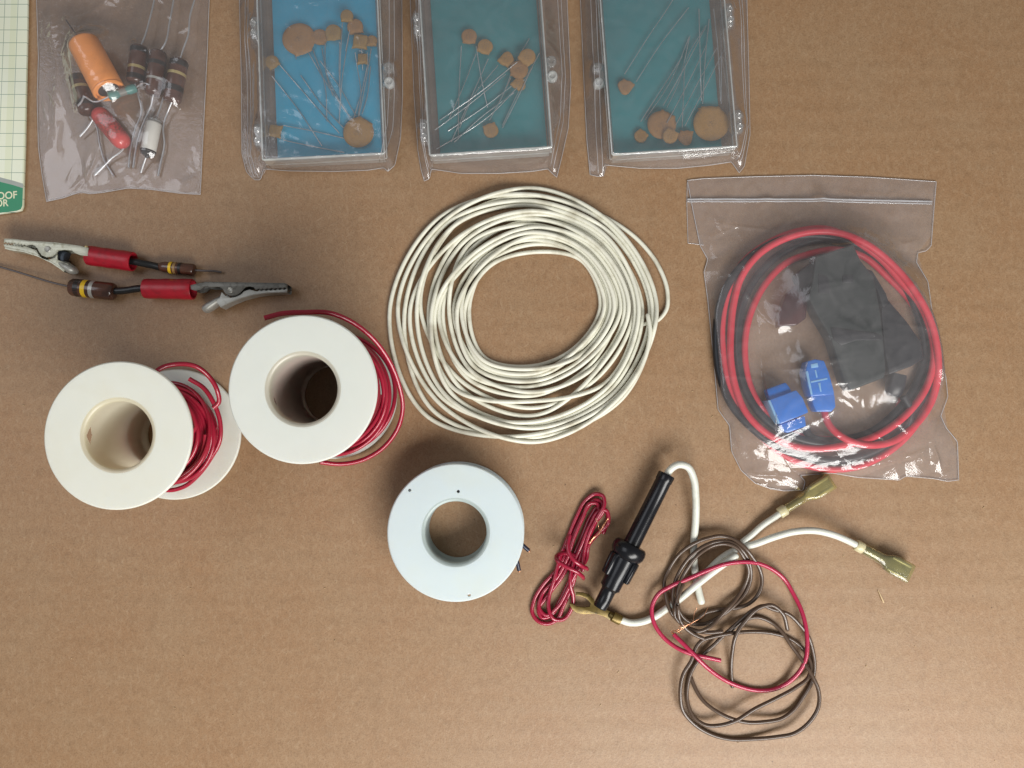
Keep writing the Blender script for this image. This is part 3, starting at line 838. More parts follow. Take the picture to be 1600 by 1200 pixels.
# ------------------------------------------------------------------ red hank
def qb(l): return [(820 + x / 5.219, 760 + y / 5.219) for x, y in l]
hank = qb([(640, 380), (672, 300), (672, 220), (640, 170), (600, 165), (540, 240), (470, 400), (400, 560), (300, 740), (180, 900), (110, 1010), (140, 1070), (200, 1060), (280, 940), (360, 780), (440, 600), (510, 440), (580, 290), (640, 190), (620, 120), (570, 110),
           (500, 190), (420, 340), (350, 520), (260, 680), (150, 800), (75, 930), (60, 1030), (110, 1100), (180, 1120), (250, 1095), (320, 960), (390, 800), (430, 650), (480, 500), (540, 350), (600, 220), (590, 140), (540, 135), (470, 260), (400, 420), (340, 600), (250, 760), (140, 880), (120, 1000), (170, 1050), (260, 990), (340, 860),
           (420, 700), (500, 600), (520, 480), (600, 380), (680, 300), (655, 190), (610, 200), (530, 320), (460, 480), (390, 650), (370, 800), (395, 900), (375, 1010), (310, 1085), (240, 1085), (195, 1000), (200, 890), (240, 760), (280, 600), (350, 420), (420, 250), (500, 110), (580, 60), (635, 75), (650, 140), (600, 240), (520, 400), (480, 560), (470, 690)])
hp = settle(hank, 0.00135, step=0.0008, zmax=7.0, smooth=4, ref=3.0, lift=0.8)
e = empty('wire_hank', W(895, 870, 0), 'small bundle of dark red wire tied around its waist beside the black fuse holder', 'wire bundle')
wire('hank_turns', hp, 0.00068, M['hank_wire'], e, round_end=True)
w1 = [W(*qb([(400, 560)])[0], 2), W(*qb([(300, 545)])[0], 4), W(*qb([(258, 570)])[0], 6.0), W(*qb([(265, 605)])[0], 8.2), W(*qb([(340, 655)])[0], 9.0), W(*qb([(420, 695)])[0], 8.6), W(*qb([(470, 735)])[0], 6.5), W(*qb([(478, 750)])[0], 4.0)]
wire('tie_turn', catmull(w1, step=0.0006), 0.0007, M['hank_wire'], e, round_end=True)
w2 = [W(*qb([(365, 400)])[0], 7.0), W(*qb([(350, 480)])[0], 8.0), W(*qb([(365, 550)])[0], 8.8), W(*qb([(410, 610)])[0], 9.2), W(*qb([(460, 645)])[0], 8.2), W(*qb([(500, 665)])[0], 6.0), W(*qb([(508, 675)])[0], 4.0)]
wire('tie_turn', catmull(w2, step=0.0006), 0.0007, M['hank_wire'], e, round_end=True)
fr = qb([(525, 460), (570, 410), (600, 385), (640, 320), (680, 262)])
for k in range(4):
    rg = random.Random(k)
    pp = [W(x + rg.uniform(-1, 1), y + rg.uniform(-1, 1), 7.2 + rg.uniform(0, 1.2) - (0.5 if i == 4 else 0)) for i, (x, y) in enumerate(fr)]
    wire('copper_strand', catmull(pp, step=0.0005), 0.00011, M['copper'], e, sides=6)
pp = [W(*qb([(580, 260)])[0], 8), W(*qb([(600, 310)])[0], 8.4), W(*qb([(605, 350)])[0], 8), W(*qb([(625, 380)])[0], 7.4)]
wire('copper_strand', catmull(pp, step=0.0005), 0.00013, M['copper'], e, sides=6)

# ------------------------------------------------------------------ inline fuse holder
e = empty('fuse_holder', W(990, 845, 0), 'black barrel inline fuse holder with a thick white wire bending from its top end', 'fuse holder')
a, b = W(1042, 741, 5.8), W(940, 944, 5.8)
k = 0.2155
def T(t): return t * k
prof = [(T(0), 2.35), (T(0), 2.75), (T(2), 2.9), (T(12), 2.8), (T(13), 2.68), (T(60), 2.74), (T(110), 2.82), (T(121), 2.85)]
v, f = lathe_geo(a, b, prof, 40); mobj('barrel', v, f, M['black'], e)
prof = [(T(120), 2.9), (T(121), 4.9), (T(124), 5.5), (T(130), 5.8), (T(136), 5.7), (T(141), 5.2), (T(144), 4.6), (T(146), 4.1)]
v, f = lathe_geo(a, b, prof, 48); mobj('collar', v, f, M['black'], e)
prof = [(T(145), 3.9), (T(160), 3.75), (T(178), 3.6), (T(182), 3.45), (T(195), 3.4), (T(197), 2.9), (T(200), 2.45), (T(215), 2.42), (T(228), 2.38), (T(230), 2.1), (T(230), 1.2)]
v, f = lathe_geo(a, b, prof, 40); mobj('cap', v, f, M['black'], e)
ax = (b - a).normalized(); up = Vector((0, 0, 1)); sd = ax.cross(up).normalized()
for an in (-178, -148, -32, -2, 90, 40, 140):
    d = sd * math.cos(R(an)) + up * math.sin(R(an)) * -1
    c0 = a + ax * T(144) * 0.001 + d * 0.0043
    c1 = a + ax * T(178) * 0.001 + d * 0.0041
    v, f = loft_geo(c0, c1, [(0, 0.95, 0.85, 4), (0.06, 1.15, 1.0, 4), (0.95, 1.1, 0.95, 4), (1, 0.9, 0.75, 4)], up=d, sides=12)
    mobj('grip_rib', v, f, M['black'], e)
fw = [W(1040, 746, 5.8), W(1047, 734, 6.4), (W(1060, 726, 7.2)), W(1074, 729, 7.0), W(1083, 745, 6.0), W(1087, 775, 4.6), W(1087, 812, 3.0), W(1084, 850, 1.8), W(1085, 885, 1.5), W(1090, 917, 1.6), W(1096, 941, 1.6)]
white_leads = list(catmull(fw, step=0.0009))
wire('white_lead', catmull(fw, step=0.0009), 0.00123, M['lead_white'], e, sides=14, round_end=True)

# ------------------------------------------------------------------ fork terminal lead
e = empty('fork_terminal_lead', W(1000, 960, 0), 'white wire crimped to a tarnished brass fork terminal beside the fuse holder tip', 'wire lead')
pf = [W(966, 967, 1.8), W(985, 973, 1.5), W(1005, 971, 1.5), W(1022, 964, 1.6), W(1040, 952, 1.8), W(1063, 935, 2.6), W(1093, 910, 4.1), W(1120, 889, 4.3), W(1150, 868, 4.1)]
white_leads += catmull(pf, step=0.0009)
wire('white_wire', catmull(pf, step=0.0009), 0.00120, M['lead_white'], e, sides=14, round_end=True)
a, b = W(952, 960, 1.9), W(970, 969.5, 1.9)
v, f = loft_geo(a, b, [(0, 0.9, 0.6, 2.2), (0.25, 1.1, 1.0, 2.2), (0.3, 1.75, 1.5, 2.4), (0.9, 1.75, 1.55, 2.4), (1, 1.6, 1.4, 2.4)], sides=20)
mobj('crimp_barrel', v, f, M['brass'], e)
poly = qb([(415, 858), (470, 862), (520, 880), (560, 915), (580, 960), (590, 985), (640, 995), (720, 1030), (740, 1080), (690, 1090), (640, 1060), (580, 1040), (480, 1042), (420, 1030), (380, 995), (360, 945), (385, 950), (420, 975), (480, 985), (530, 980), (535, 950), (500, 910), (450, 890), (415, 885)])
v, f = prism_geo(poly, 1.2, 2.0, bevel=0.15)
for i, q in enumerate(v):   # the prongs curl slightly
    tt = max(0, (W(930, 950, 2).x - q.x)) / 0.008
    v[i] = Vector((q.x, q.y, q.z + 0.0012 * tt * (1 if q.y > W(0, 945, 2).y else 0.5)))
mobj('fork_tongue', v, f, M['brass'], e, sharp=30)

# ------------------------------------------------------------------ yellow spade connector leads
def connector(parent, pa, pb, z0, z1, mat, k=1.0):
    a, b = W(*pa, z0), W(*pb, z1)
    v, f = loft_geo(a, b, [(0, 1.75 * k, 1.65, 2.0), (0.30, 1.8 * k, 1.7, 2.2), (0.34, 1.95 * k, 1.7, 2.2), (0.42, 1.9 * k, 1.65, 2.2), (0.50, 2.2 * k, 1.6, 2.8), (0.58, 3.0 * k, 1.8, 4), (0.66, 3.35 * k, 1.95, 6), (0.97, 3.4 * k, 2.0, 7), (1.0, 3.3 * k, 1.9, 7)], sides=32)
    mobj('connector_sleeve', v, f, mat, parent, sharp=50)
    ax = (b - a).normalized()
    v, f = loft_geo(a - ax * 0.0022, a + ax * 0.0005, [(0, 1.75, 1.6, 2), (0.08, 1.9, 1.75, 2), (0.95, 1.9, 1.75, 2), (1, 1.8, 1.65, 2)], sides=24)
    mobj('connector_cuff', v, f, M['cuff_nylon'], parent)
    # crimped metal receptacle inside the clear sleeve
    L_ = (b - a)
    c0 = a + L_ * 0.05
    v, f = loft_geo(c0, a + L_ * 0.97, [(0, 1.2 * k, 1.1, 2.2), (0.10, 1.5 * k, 1.35, 2.4), (0.16, 1.35 * k, 1.2, 2.4), (0.30, 1.45 * k, 1.3, 2.4), (0.34, 0.9 * k, 0.8, 2), (0.44, 0.9 * k, 0.7, 2.4), (0.50, 2.1 * k, 1.0, 4), (0.54, 2.75 * k, 1.15, 5), (0.98, 2.85 * k, 1.2, 5), (1, 2.7 * k, 1.1, 5)], sides=28)
    mobj('receptacle', v, f, M['inner_metal'], parent, sharp=40)
    sd_ = ax.cross(Vector((0, 0, 1))).normalized()
    for s_ in (-1, 1):
        v, f = tube_geo([a + L_ * 0.58 + sd_ * s_ * 0.0021 * k + Vector((0, 0, 0.0011)), a + L_ * 0.94 + sd_ * s_ * 0.0021 * k + Vector((0, 0, 0.0011))], 0.00055, 10, True)
        mobj('rolled_edge', v, f, M['steel_bright'], parent)

e = empty('spade_connector_lead', W(1230, 790, 0), 'white wire with a yellowed spade connector tucked under the zip bag corner', 'wire lead', 'white wires with yellowed spade connectors')
connector(e, (1226, 797), (1298, 751), 2.2, 2.4, M['yellow_clear'], 0.85)
wire('white_wire', catmull([W(1232, 793, 2.2), W(1215, 805, 2.2), W(1190, 822, 1.8), W(1172, 838, 1.4), W(1160, 847, 1.3)], step=0.0009), 0.00108, M['lead_white'], e, sides=14, round_end=True)
e = empty('spade_connector_lead', W(1370, 870, 0), 'white wire arching to an olive spade connector alone on open cardboard', 'wire lead', 'white wires with yellowed spade connectors')
connector(e, (1346, 856), (1420, 896), 4.0, 3.2, M['olive_clear'])
wire('white_wire', catmull([W(1346, 856, 4.0), W(1325, 845, 5.0), W(1300, 835, 6.0), W(1270, 829, 6.6), W(1240, 831, 6.0), W(1210, 839, 4.6), W(1180, 850, 2.6), W(1152, 858, 1.6), W(1126, 873, 1.35), W(1106, 892, 1.35), W(1096, 900, 1.35)], step=0.0009), 0.00115, M['lead_white'], e, sides=14, round_end=True)

white_leads += catmull([W(1240, 831, 6.0), W(1210, 839, 4.6), W(1180, 850, 2.6), W(1152, 858, 1.6), W(1126, 873, 1.35)], step=0.0009) + catmull([W(1215, 805, 2.2), W(1190, 822, 1.8), W(1172, 838, 1.4), W(1160, 847, 1.3)], step=0.0009)
# ------------------------------------------------------------------ brown tangle and pink wire
def q4(l): return [(1000 + x / 6, 820 + y / 6) for x, y in l]
def q7(l): return [(1020 + x / 5.714, 960 + y / 5.714) for x, y in l]
def q8(l): return [(1000 + x / 2.667, 730 + y / 2.667) for x, y in l]
e = empty('wire_tangle', W(1150, 1000, 0), 'springy tangle of thin grey brown wire in two loops at lower right', 'wire bundle')
ground = []
main = q7([(340, 560), (370, 640), (440, 760), (560, 860), (700, 930), (850, 965), (1000, 960), (1150, 930), (1260, 850), (1340, 740), (1420, 600), (1445, 450), (1430, 330), (1390, 200), (1300, 80), (1230, 10)]) \
    + q4([(1240, 790), (1160, 760), (1060, 800), (960, 880), (860, 970), (760, 1060)]) + q7([(560, 260), (440, 370), (350, 500), (310, 640), (310, 780), (370, 920), (480, 990), (600, 990), (740, 950), (900, 850), (1100, 750), (1280, 650), (1390, 560), (1410, 450), (1360, 330), (1250, 230), (1100, 175), (900, 155), (700, 170), (560, 195), (430, 240), (370, 330), (350, 400), (270, 540), (245, 700), (270, 860), (370, 980), (520, 1070), (700, 1115), (900, 1112), (1100, 1095), (1270, 1060), (1400, 960), (1480, 820), (1480, 680), (1430, 560), (1340, 420), (1230, 270), (1150, 150), (1040, 60), (930, 25), (800, 60), (700, 140)])
mp = settle(main, 0.00125, heavy=white_leads, step=0.0009, zmax=7.5, smooth=8, ref=2.5)
# the loops spring up a little from the board
def spring(path, amp, ph):
    L = len(path)
    out = []
    for i, q in enumerate(path):
        s = i * 0.0009
        lift = amp * 0.001 * (0.5 + 0.5 * math.sin(s * 95 + ph)) * min(1, i / 20, (L - 1 - i) / 20 if i < L - 1 else 0)
        k2 = (H - q.z - lift) / (H - q.z)
        out.append(Vector((q.x * k2, q.y * k2, q.z + lift)))
    return out
mp = spring(mp, 3.0, 0.4)
wire('wire', mp, 0.00066, M['brown_wire'], e, round_end=True)
ring = q4([(770, 1000), (640, 1010), (500, 985), (380, 920), (280, 800), (240, 660), (225, 540), (270, 420), (360, 285), (480, 190), (640, 125), (760, 105), (870, 130), (980, 210), (1060, 310), (1120, 410), (1145, 520), (1110, 650), (1020, 740), (900, 780), (740, 795), (600, 830), (500, 900), (400, 880), (320, 760), (310, 620), (370, 440), (480, 290), (620, 190), (740, 155), (860, 165), (970, 250), (1030, 370), (1040, 490), (1000, 620), (900, 740), (750, 860), (600, 930), (480, 920), (390, 850), (350, 720), (370, 560), (450, 400), (560, 270), (700, 190), (800, 178), (900, 210), (980, 320), (1018, 420), (980, 570), (890, 710), (780, 830), (650, 960), (540, 1000), (420, 950), (330, 860), (350, 700), (400, 560)])
rp = settle(ring, 0.00125, heavy=white_leads, step=0.0009, placed=mp, zmax=9.5, smooth=6, ref=3.0)
wire('wire', spring(rp, 1.5, 2.0), 0.00066, M['brown_wire'], e, round_end=True)
e_ = q8([(385, 915), (380, 850), (385, 770), (400, 700), (440, 640), (500, 585), (550, 575), (595, 610), (615, 678)])
wire('wire', spring(settle(e_, 0.00125, placed=mp, step=0.0009, zmax=8, smooth=6, ref=3.0), 1.5, 1.0), 0.00066, M['brown_wire'], e, round_end=True)
e_ = q4([(350, 760), (360, 860), (410, 950), (500, 1020), (590, 1060)])
wire('wire', [Vector((q.x, q.y, q.z + 0.001)) for q in settle(e_, 0.00125, placed=mp + rp, step=0.0009, zmax=8, smooth=5, ref=5.0)], 0.00066, M['brown_wire'], e, round_end=True)
rg = random.Random(3)
for pts_ in ([(345, 990), (400, 960), (500, 910), (590, 860), (640, 770)], [(350, 1005), (430, 955), (490, 920), (510, 830), (530, 780)], [(340, 985), (390, 968), (450, 935), (500, 915)], [(360, 960), (400, 940), (470, 950)]):
    wire('copper_strand', catmull([W(x, y, 8.0 + rg.uniform(-.5, 1.0)) for x, y in q4(pts_)], step=0.0006), 0.00009, M['copper'], e, sides=6)

pink = q8([(335, 805), (290, 795), (220, 780), (150, 750), (90, 700), (55, 640), (50, 580), (75, 530), (130, 495), (200, 465), (280, 430), (350, 405), (420, 395), (490, 400), (550, 425), (600, 465), (640, 530), (670, 590), (690, 660), (697, 730), (690, 800), (665, 850), (620, 895), (560, 925), (490, 930), (420, 915), (350, 885), (280, 835), (220, 775), (175, 730), (140, 695)])
pp = settle(pink, 0.0014, heavy=white_leads, placed=mp + rp, step=0.0009, zmax=11.5, smooth=12, ref=5.0)
e = empty('wire_loop', W(1140, 980, 0), 'single open loop of pinkish red wire resting on the brown tangle', 'wire')
wire('wire', pp, 0.00072, M['pink_wire'], e)
d = (pp[-1] - pp[-2]).normalized()
for k in range(3):
    q0 = pp[-1]
    wire('copper_strand', catmull([q0 - d * 0.0003, q0 + d * 0.0008 + Vector((0.0004 * (k - 1), 0.0003, 0.0001)), q0 + Vector((0.0016 + 0.0006 * k, 0.0012 - 0.0005 * k, 0.0006))], step=0.0003), 0.00009, M['copper'], e, sides=6)

# ------------------------------------------------------------------ green and cream card, top left
def card():
    L = [(-60, -60), (-60, 337)]
    right = [(44, -60), (43, 0), (42, 60), (40, 150), (38.5, 230), (36.5, 288), (35.5, 322), (33, 328.5), (26, 330.5)]
    poly = [(-60, -60)] + right + [(0, 334), (-60, 339)]
    e = empty('printed_card', W(-5, 150, 0), 'cream ruled card with a green printed foot, cut off by the top left corner', 'card')
    v, f = prism_geo(poly, 0.3, 1.3, ref=1.3, bevel=0.12)
    o = mobj('card_board', v, f, M['card'], e, sharp=30)
    def strip(poly, name, mat, z=1.304):
        P = [W(x, y, z) for x, y in poly]
        return mobj(name, P, [tuple(reversed(range(len(P)))) if sum(P[i].x * P[(i + 1) % len(P)].y - P[(i + 1) % len(P)].x * P[i].y for i in range(len(P))) < 0 else tuple(range(len(P)))], mat, e, smooth=False)
    strip([(-50, 262), (0, 277), (20, 282), (36.2, 287), (36.0, 294), (20, 289), (0, 284), (-50, 269)], 'grey_stripe', M['grey_print'])
    strip([(-50, 269), (0, 284), (20, 289), (35.9, 294), (35.0, 321), (32.5, 327), (26, 329.4), (0, 332.6), (-50, 337)], 'green_panel', M['green_print'])
    font = None
    for (txt, xr, y, hpx) in (('OOF', 27, 309.5, 11.5), ('OR', 13, 321.8, 11.0)):
        cu = bpy.data.curves.new('t', 'FONT'); cu.body = txt; cu.align_x = 'RIGHT'
        cu.size = hpx * 0.00022 / 0.70; cu.extrude = 0.00001; cu.offset = 0.00006
        t = bpy.data.objects.new('t', cu); C.objects.link(t)
        bpy.context.view_layer.update()
        me = bpy.data.meshes.new_from_object(t.evaluated_get(bpy.context.evaluated_depsgraph_get()))
        bpy.data.objects.remove(t)
        me.name = 'lettering'; me.materials.clear(); me.materials.append(M['cream_print'])
        o = bpy.data.objects.new('lettering', me); C.objects.link(o); o.parent = e
        p_ = W(xr, y, 1.33); o.location = p_ - e.location; o.rotation_euler = (0, 0, R(4)); o.scale = (0.92, 1, 1)
card()

# ------------------------------------------------------------------ plastic bags
def edge(pts, t):
    """point at fraction t along a pixel polyline"""
    L = [0]
    for a, b in zip(pts[:-1], pts[1:]): L.append(L[-1] + math.hypot(b[0] - a[0], b[1] - a[1]))
    s = t * L[-1]
    for i in range(len(pts) - 1):
        if s <= L[i + 1] or i == len(pts) - 2:
            k = (s - L[i]) / max(L[i + 1] - L[i], 1e-9)
            return Vector((pts[i][0] + (pts[i + 1][0] - pts[i][0]) * k, pts[i][1] + (pts[i + 1][1] - pts[i][1]) * k))

def bag(name, label, top, right, bottom, left, contents, nu, nv, seed, mat, creases=30, amp=0.35, margin=0.25, clear=0.25, group=None, puff=0.6, long_creases=(), seam_r=0.00012, iters=500, ruff=1.0, fold_glints=()):
    """top, bottom run left to right; left, right run top to bottom (photo pixels)"""
    X = np.zeros((nv + 1, nu + 1, 2))
    c00, c10, c01, c11 = Vector(top[0]), Vector(top[-1]), Vector(bottom[0]), Vector(bottom[-1])
    for j in range(nv + 1):
        v = j / nv; l = edge(left, v); r = edge(right, v)
        for i in range(nu + 1):
            u = i / nu; t = edge(top, u); b = edge(bottom, u)
            p = t * (1 - v) + b * v + l * (1 - u) + r * u - (c00 * (1 - u) * (1 - v) + c10 * u * (1 - v) + c01 * (1 - u) * v + c11 * u * v)
            w = W(p.x, p.y, 0.4); X[j, i] = (w.x, w.y)
    # what the film has to lie over
    V, Fc = [], []
    dg = bpy.context.evaluated_depsgraph_get(); bpy.context.view_layer.update()
    for o in contents:
        for q in ([o] if o.type == 'MESH' else []) + [c for c in o.children_recursive if c.type == 'MESH']:
            off = len(V); mw = q.matrix_world
            V += [mw @ x.co for x in q.data.vertices]
            Fc += [tuple(off + k for k in pg.vertices) for pg in q.data.polygons]
    ob = np.zeros((nv + 1, nu + 1)) + 0.0005
    if V:
        bvh = BVHTree.FromPolygons(V, Fc)
        for j in range(nv + 1):
            for i in range(nu + 1):
                hit = bvh.ray_cast(Vector((X[j, i, 0], X[j, i, 1], 0.2)), Vector((0, 0, -1)))
                if hit[0] is not None: ob[j, i] = max(ob[j, i], hit[0].z + clear * 0.001)
        # dilate so the film clears the edges
        o2 = ob.copy()
        for dj in (-1, 0, 1):
            for di in (-1, 0, 1):
                o2 = np.maximum(o2, np.roll(np.roll(ob, dj, 0), di, 1))
        ob = o2
    em = np.ones((nv + 1, nu + 1)); jj, ii = np.mgrid[0:nv + 1, 0:nu + 1]
    dist = np.minimum(np.minimum(jj, nv - jj) / nv * (nv / nu), np.minimum(ii, nu - ii) / nu)
    em = np.clip(dist / 0.05, 0, 1); em = em * em * (3 - 2 * em)
    ob = 0.0004 + (ob - 0.0004) * np.clip(dist / 0.015, 0, 1)
    h = ob.copy()
    for it in range(iters):
        a = h.copy()
        a[1:-1, 1:-1] = 0.25 * (h[:-2, 1:-1] + h[2:, 1:-1] + h[1:-1, :-2] + h[1:-1, 2:])
        a[1:-1, 1:-1] -= 0.0000006
        h = np.maximum(a, ob)
        h[0, :] = h[-1, :] = 0.0004; h[:, 0] = h[:, -1] = 0.0004
    # wrinkles
    rg = random.Random(seed); npr = np.random.RandomState(seed)
    w = np.zeros_like(h)
    xs, ys = X[:, :, 0] * 1000, X[:, :, 1] * 1000
    for j in range(nv + 1):
        for i in range(nu + 1):
            x, y = xs[j, i], ys[j, i]
            q = Vector((x * 0.055 + seed, y * 0.04, seed * 1.7))
            q2 = q + Vector((noise.noise(q * 2.0), noise.noise(q * 2.0 + Vector((5, 5, 5))), 0)) * 0.6
            r1 = 1 - abs(noise.noise(q2)) * 2
            r2 = 1 - abs(noise.noise(q2 * 2.7 + Vector((3, 1, 0)))) * 2
            r3 = noise.noise(Vector((x * 0.35, y * 0.35, seed)))
            w[j, i] = puff * (max(r1, 0) ** 3 * 0.9 + max(r2, 0) ** 4 * 0.45 * ruff) + 0.06 * r3 * ruff
    x0, x1, y0, y1 = xs.min(), xs.max(), ys.min(), ys.max()
    cl = []
    for k in range(creases):
        cl.append((rg.uniform(x0, x1), rg.uniform(y0, y1), rg.uniform(0, math.pi), rg.uniform(3, 13), rg.uniform(0.35, 0.9), rg.uniform(0.3, 1.0) * amp * rg.choice((1, 1, -0.7)), rg.uniform(-0.05, 0.05)))
    for (px0, py0, px1, py1, wd, am) in long_creases:
        a, b = W(px0, py0, 2) * 1000, W(px1, py1, 2) * 1000
        cl.append(((a.x + b.x) / 2, (a.y + b.y) / 2, math.atan2(b.y - a.y, b.x - a.x), (b - a).length / 2, wd, am, 0.0))
    for (cx, cy, an, ln, wd, am, cv) in cl:
        dx, dy = xs - cx, ys - cy
        s = dx * math.cos(an) + dy * math.sin(an); t = -dx * math.sin(an) + dy * math.cos(an) - cv * s * s * 0.3
        w += am * np.exp(-np.abs(t / wd) ** 1.3) * np.clip(1.2 - np.abs(s) / ln, 0, 1)
    h = h + np.maximum(w, -0.25) * em * 0.001
    h = np.maximum(h, np.minimum(ob, 1) * (em > 0.2) * 1.0 + 0.0004 * (em <= 0.2) - 0.0)
    # mild blur keeps the film smooth
    for _ in range(1):
        a = h.copy(); a[1:-1, 1:-1] = 0.5 * h[1:-1, 1:-1] + 0.125 * (h[:-2, 1:-1] + h[2:, 1:-1] + h[1:-1, :-2] + h[1:-1, 2:]); h = a
    V = [Vector((X[j, i, 0], X[j, i, 1], h[j, i])) for j in range(nv + 1) for i in range(nu + 1)]
    Fc = []
    for j in range(nv):
        for i in range(nu):
            a = j * (nu + 1) + i; Fc.append((a, a + nu + 1, a + nu + 2, a + 1))
    # lower sheet (coarse), joined at the rim by the seam
    n1 = len(V); cu, cv = 12, 12
    for j in range(cv + 1):
        for i in range(cu + 1):
            jj_, ii_ = round(j * nv / cv), round(i * nu / cu)
            V.append(Vector((X[jj_, ii_, 0], X[jj_, ii_, 1], 0.00012 + 0.00005 * rg.random())))
    for j in range(cv):
        for i in range(cu):
            a = n1 + j * (cu + 1) + i; Fc.append((a, a + 1, a + cu + 2, a + cu + 1))
    o = mobj(name, V, Fc, mat, sharp=0, label=label, cat='bag', group=group)
    if seam_r:
        loop = [(0, i) for i in range(nu + 1)] + [(j, nu) for j in range(1, nv + 1)] + [(nv, i) for i in range(nu - 1, -1, -1)] + [(j, 0) for j in range(nv - 1, -1, -1)]
        P = [Vector((X[j, i, 0], X[j, i, 1], 0.0004)) for j, i in loop][::2]
        v, f = tube_geo(P, seam_r, 6)
        mobj('edge_seam_glint', v, f, M['seam'], o, sharp=0)  # whitish tube along the seam paints its bright edge line
    for c_ in fold_glints:
        P = [Vector((X[j, c_, 0], X[j, c_, 1], h[j, c_] + 0.00006)) for j in range(2, nv - 1, 2)]
        v, f = tube_geo(P, 0.00010, 6)
        mobj('fold_glint', v, f, M['seam'], o, sharp=0)  # whitish tube painted in as the highlight along a sleeve fold
    return o, X, h

# ---- loose parts in the first bag
G = 'loose parts in the left bag'
inbag = []
def rod(name, label, cat, pa, pb, z, r, mat, leads=(), bands=(), prof=None, lead_mat='lead', lead_r=0.00032, group=None, zb=None):
    zb = z if zb is None else zb
    a, b = W(*pa, z), W(*pb, zb)
    c = (a + b) / 2
    e = empty(name, Vector((c.x, c.y, 0.0003)), label, cat, group)
    L = (b - a).length * 1000
    pf = prof(L, r) if prof else resistor_geo(a, b, r)
    v, f = lathe_geo(a, b, pf, 32)
    mobj('body', v, f, M[mat], e)
    for (t, w_, m_) in bands: band(e, a, b, t, w_, r, M[m_])
    for ld in leads: wire('lead', catmull([W(x, y, zz) for x, y, zz in ld], step=0.0008), lead_r, M[lead_mat], e, sides=8)
    inbag.append(e)
    return e, a, b
rod('resistor', 'dark brown gold banded resistor half hidden under the orange capacitor', 'resistor', (121, 118), (138, 178), 3.2, 2.9, 'res_brown',
    leads=[[(140, 182, 3.2), (148, 192, 2.0), (156, 225, 1.4), (163, 250, 1.2), (178, 275, 1.0)]], bands=[(0.12, 2.0, 'band_dark'), (0.34, 1.0, 'band_gold'), (0.75, 2.2, 'band_dark')], group='brown carbon resistors in the left bag')
rod('resistor', 'brown gold banded resistor, leftmost of the three lying side by side', 'resistor', (218, 72), (211, 131), 3.4, 2.9, 'res_brown',
    leads=[[(219, 74, 3.4), (227, 55, 3.2), (234, 30, 3.0), (241, 0, 2.4), (246, -40, 2.0)], [(211, 130, 3.4), (216, 150, 2.6), (221, 172, 1.6), (210, 205, 1.3), (203, 240, 1.0), (201, 262, 1.0)]],
    bands=[(0.14, 1.7, 'band_dark'), (0.60, 1.0, 'band_gold'), (0.85, 1.8, 'band_dark')], group='brown carbon resistors in the left bag')
rod('resistor', 'reddish brown silver banded resistor, middle of the three lying side by side', 'resistor', (248, 80), (239, 148), 3.4, 2.85, 'res_brown',
    leads=[[(249, 82, 3.4), (258, 68, 3.6), (265, 35, 3.4), (272, -5, 2.6), (275, -40, 2)], [(240, 146, 3.4), (236, 165, 2.2), (225, 190, 1.6), (215, 220, 1.3), (208, 262, 1.0)]],
    bands=[(0.30, 1.4, 'band_dark'), (0.66, 0.8, 'band_silver')], group='brown carbon resistors in the left bag')
rod('resistor', 'brown gold banded resistor, rightmost of the three lying side by side', 'resistor', (281, 93), (268, 160), 3.6, 3.05, 'res_brown',
    leads=[[(281, 95, 3.6), (286, 78, 3.8), (294, 55, 3.8), (297, 25, 3.4), (304, 0, 2.8), (314, -40, 2)], [(269, 158, 3.6), (264, 170, 2.4), (255, 200, 1.6), (257, 225, 1.4), (251, 255, 1.2), (247, 275, 1.0)]],
    bands=[(0.12, 1.8, 'band_dark'), (0.36, 1.0, 'band_gold'), (0.70, 2.0, 'band_dark')], group='brown carbon resistors in the left bag')
def cap_prof(L, r): return [(0, r * 0.72), (0.1, r * 0.90), (0.5, r * 0.97), (1.2, r), (L - 1.6, r * 1.03), (L - 1.1, r * 0.99), (L - 0.5, r * 1.04), (L, r * 1.0), (L, r * 0.86), (L - 0.6, r * 0.82), (L - 0.7, 0.3)]
e, a, b = rod('electrolytic_capacitor', 'fat bright orange cylindrical capacitor in the left bag', 'capacitor', (130, 66), (171, 143), 6.7, 5.1, 'orange', prof=cap_prof,
    leads=[[(132, 70, 6.2), (120, 55, 5.5), (112, 44, 4.5), (103, 31, 3.0)]], lead_mat='lead_dark', lead_r=0.00022, zb=7.2)
ax = (b - a).normalized()
v, f = lathe_geo(b - ax * 0.0012, b, [(0, 4.2), (0.5, 4.1), (0.7, 2.6), (0.9, 1.2), (1.3, 0.9), (1.5, 0.2)], 28)
mobj('end_seal', v, f, M['darkend'], e)
def pill(L, r): return [(0, r * 0.35), (0.15 * r, r * 0.62), (0.45 * r, r * 0.88), (0.9 * r, r), (L * 0.5, r * 1.02), (L - 0.9 * r, r), (L - 0.45 * r, r * 0.88), (L - 0.15 * r, r * 0.62), (L, r * 0.35)]
rod('film_capacitor', 'salmon red pill shaped capacitor with dark print in the left bag', 'capacitor', (150, 172), (197, 228), 3.4, 3.15, 'redcap', prof=pill,
    leads=[[(153, 176, 3.4), (146, 186, 2.6), (138, 198, 2.0), (125, 213, 1.6)], [(195, 226, 3.4), (190, 236, 2.2), (176, 246, 1.6), (160, 262, 1.2), (148, 274, 1.0)]])
e, a, b = rod('foil_capacitor', 'small white cylindrical capacitor with silvery ends in the left bag', 'capacitor', (241.5, 190), (231, 238), 3.0, 2.55, 'whitecap',
    leads=[[(242, 190, 3), (247, 178, 2.8), (256, 150, 2.4)], [(230, 240, 3), (226, 252, 2.0), (220, 270, 1.0)]])
band(e, a, b, 0.965, 0.5, 2.6, M['band_dark'])
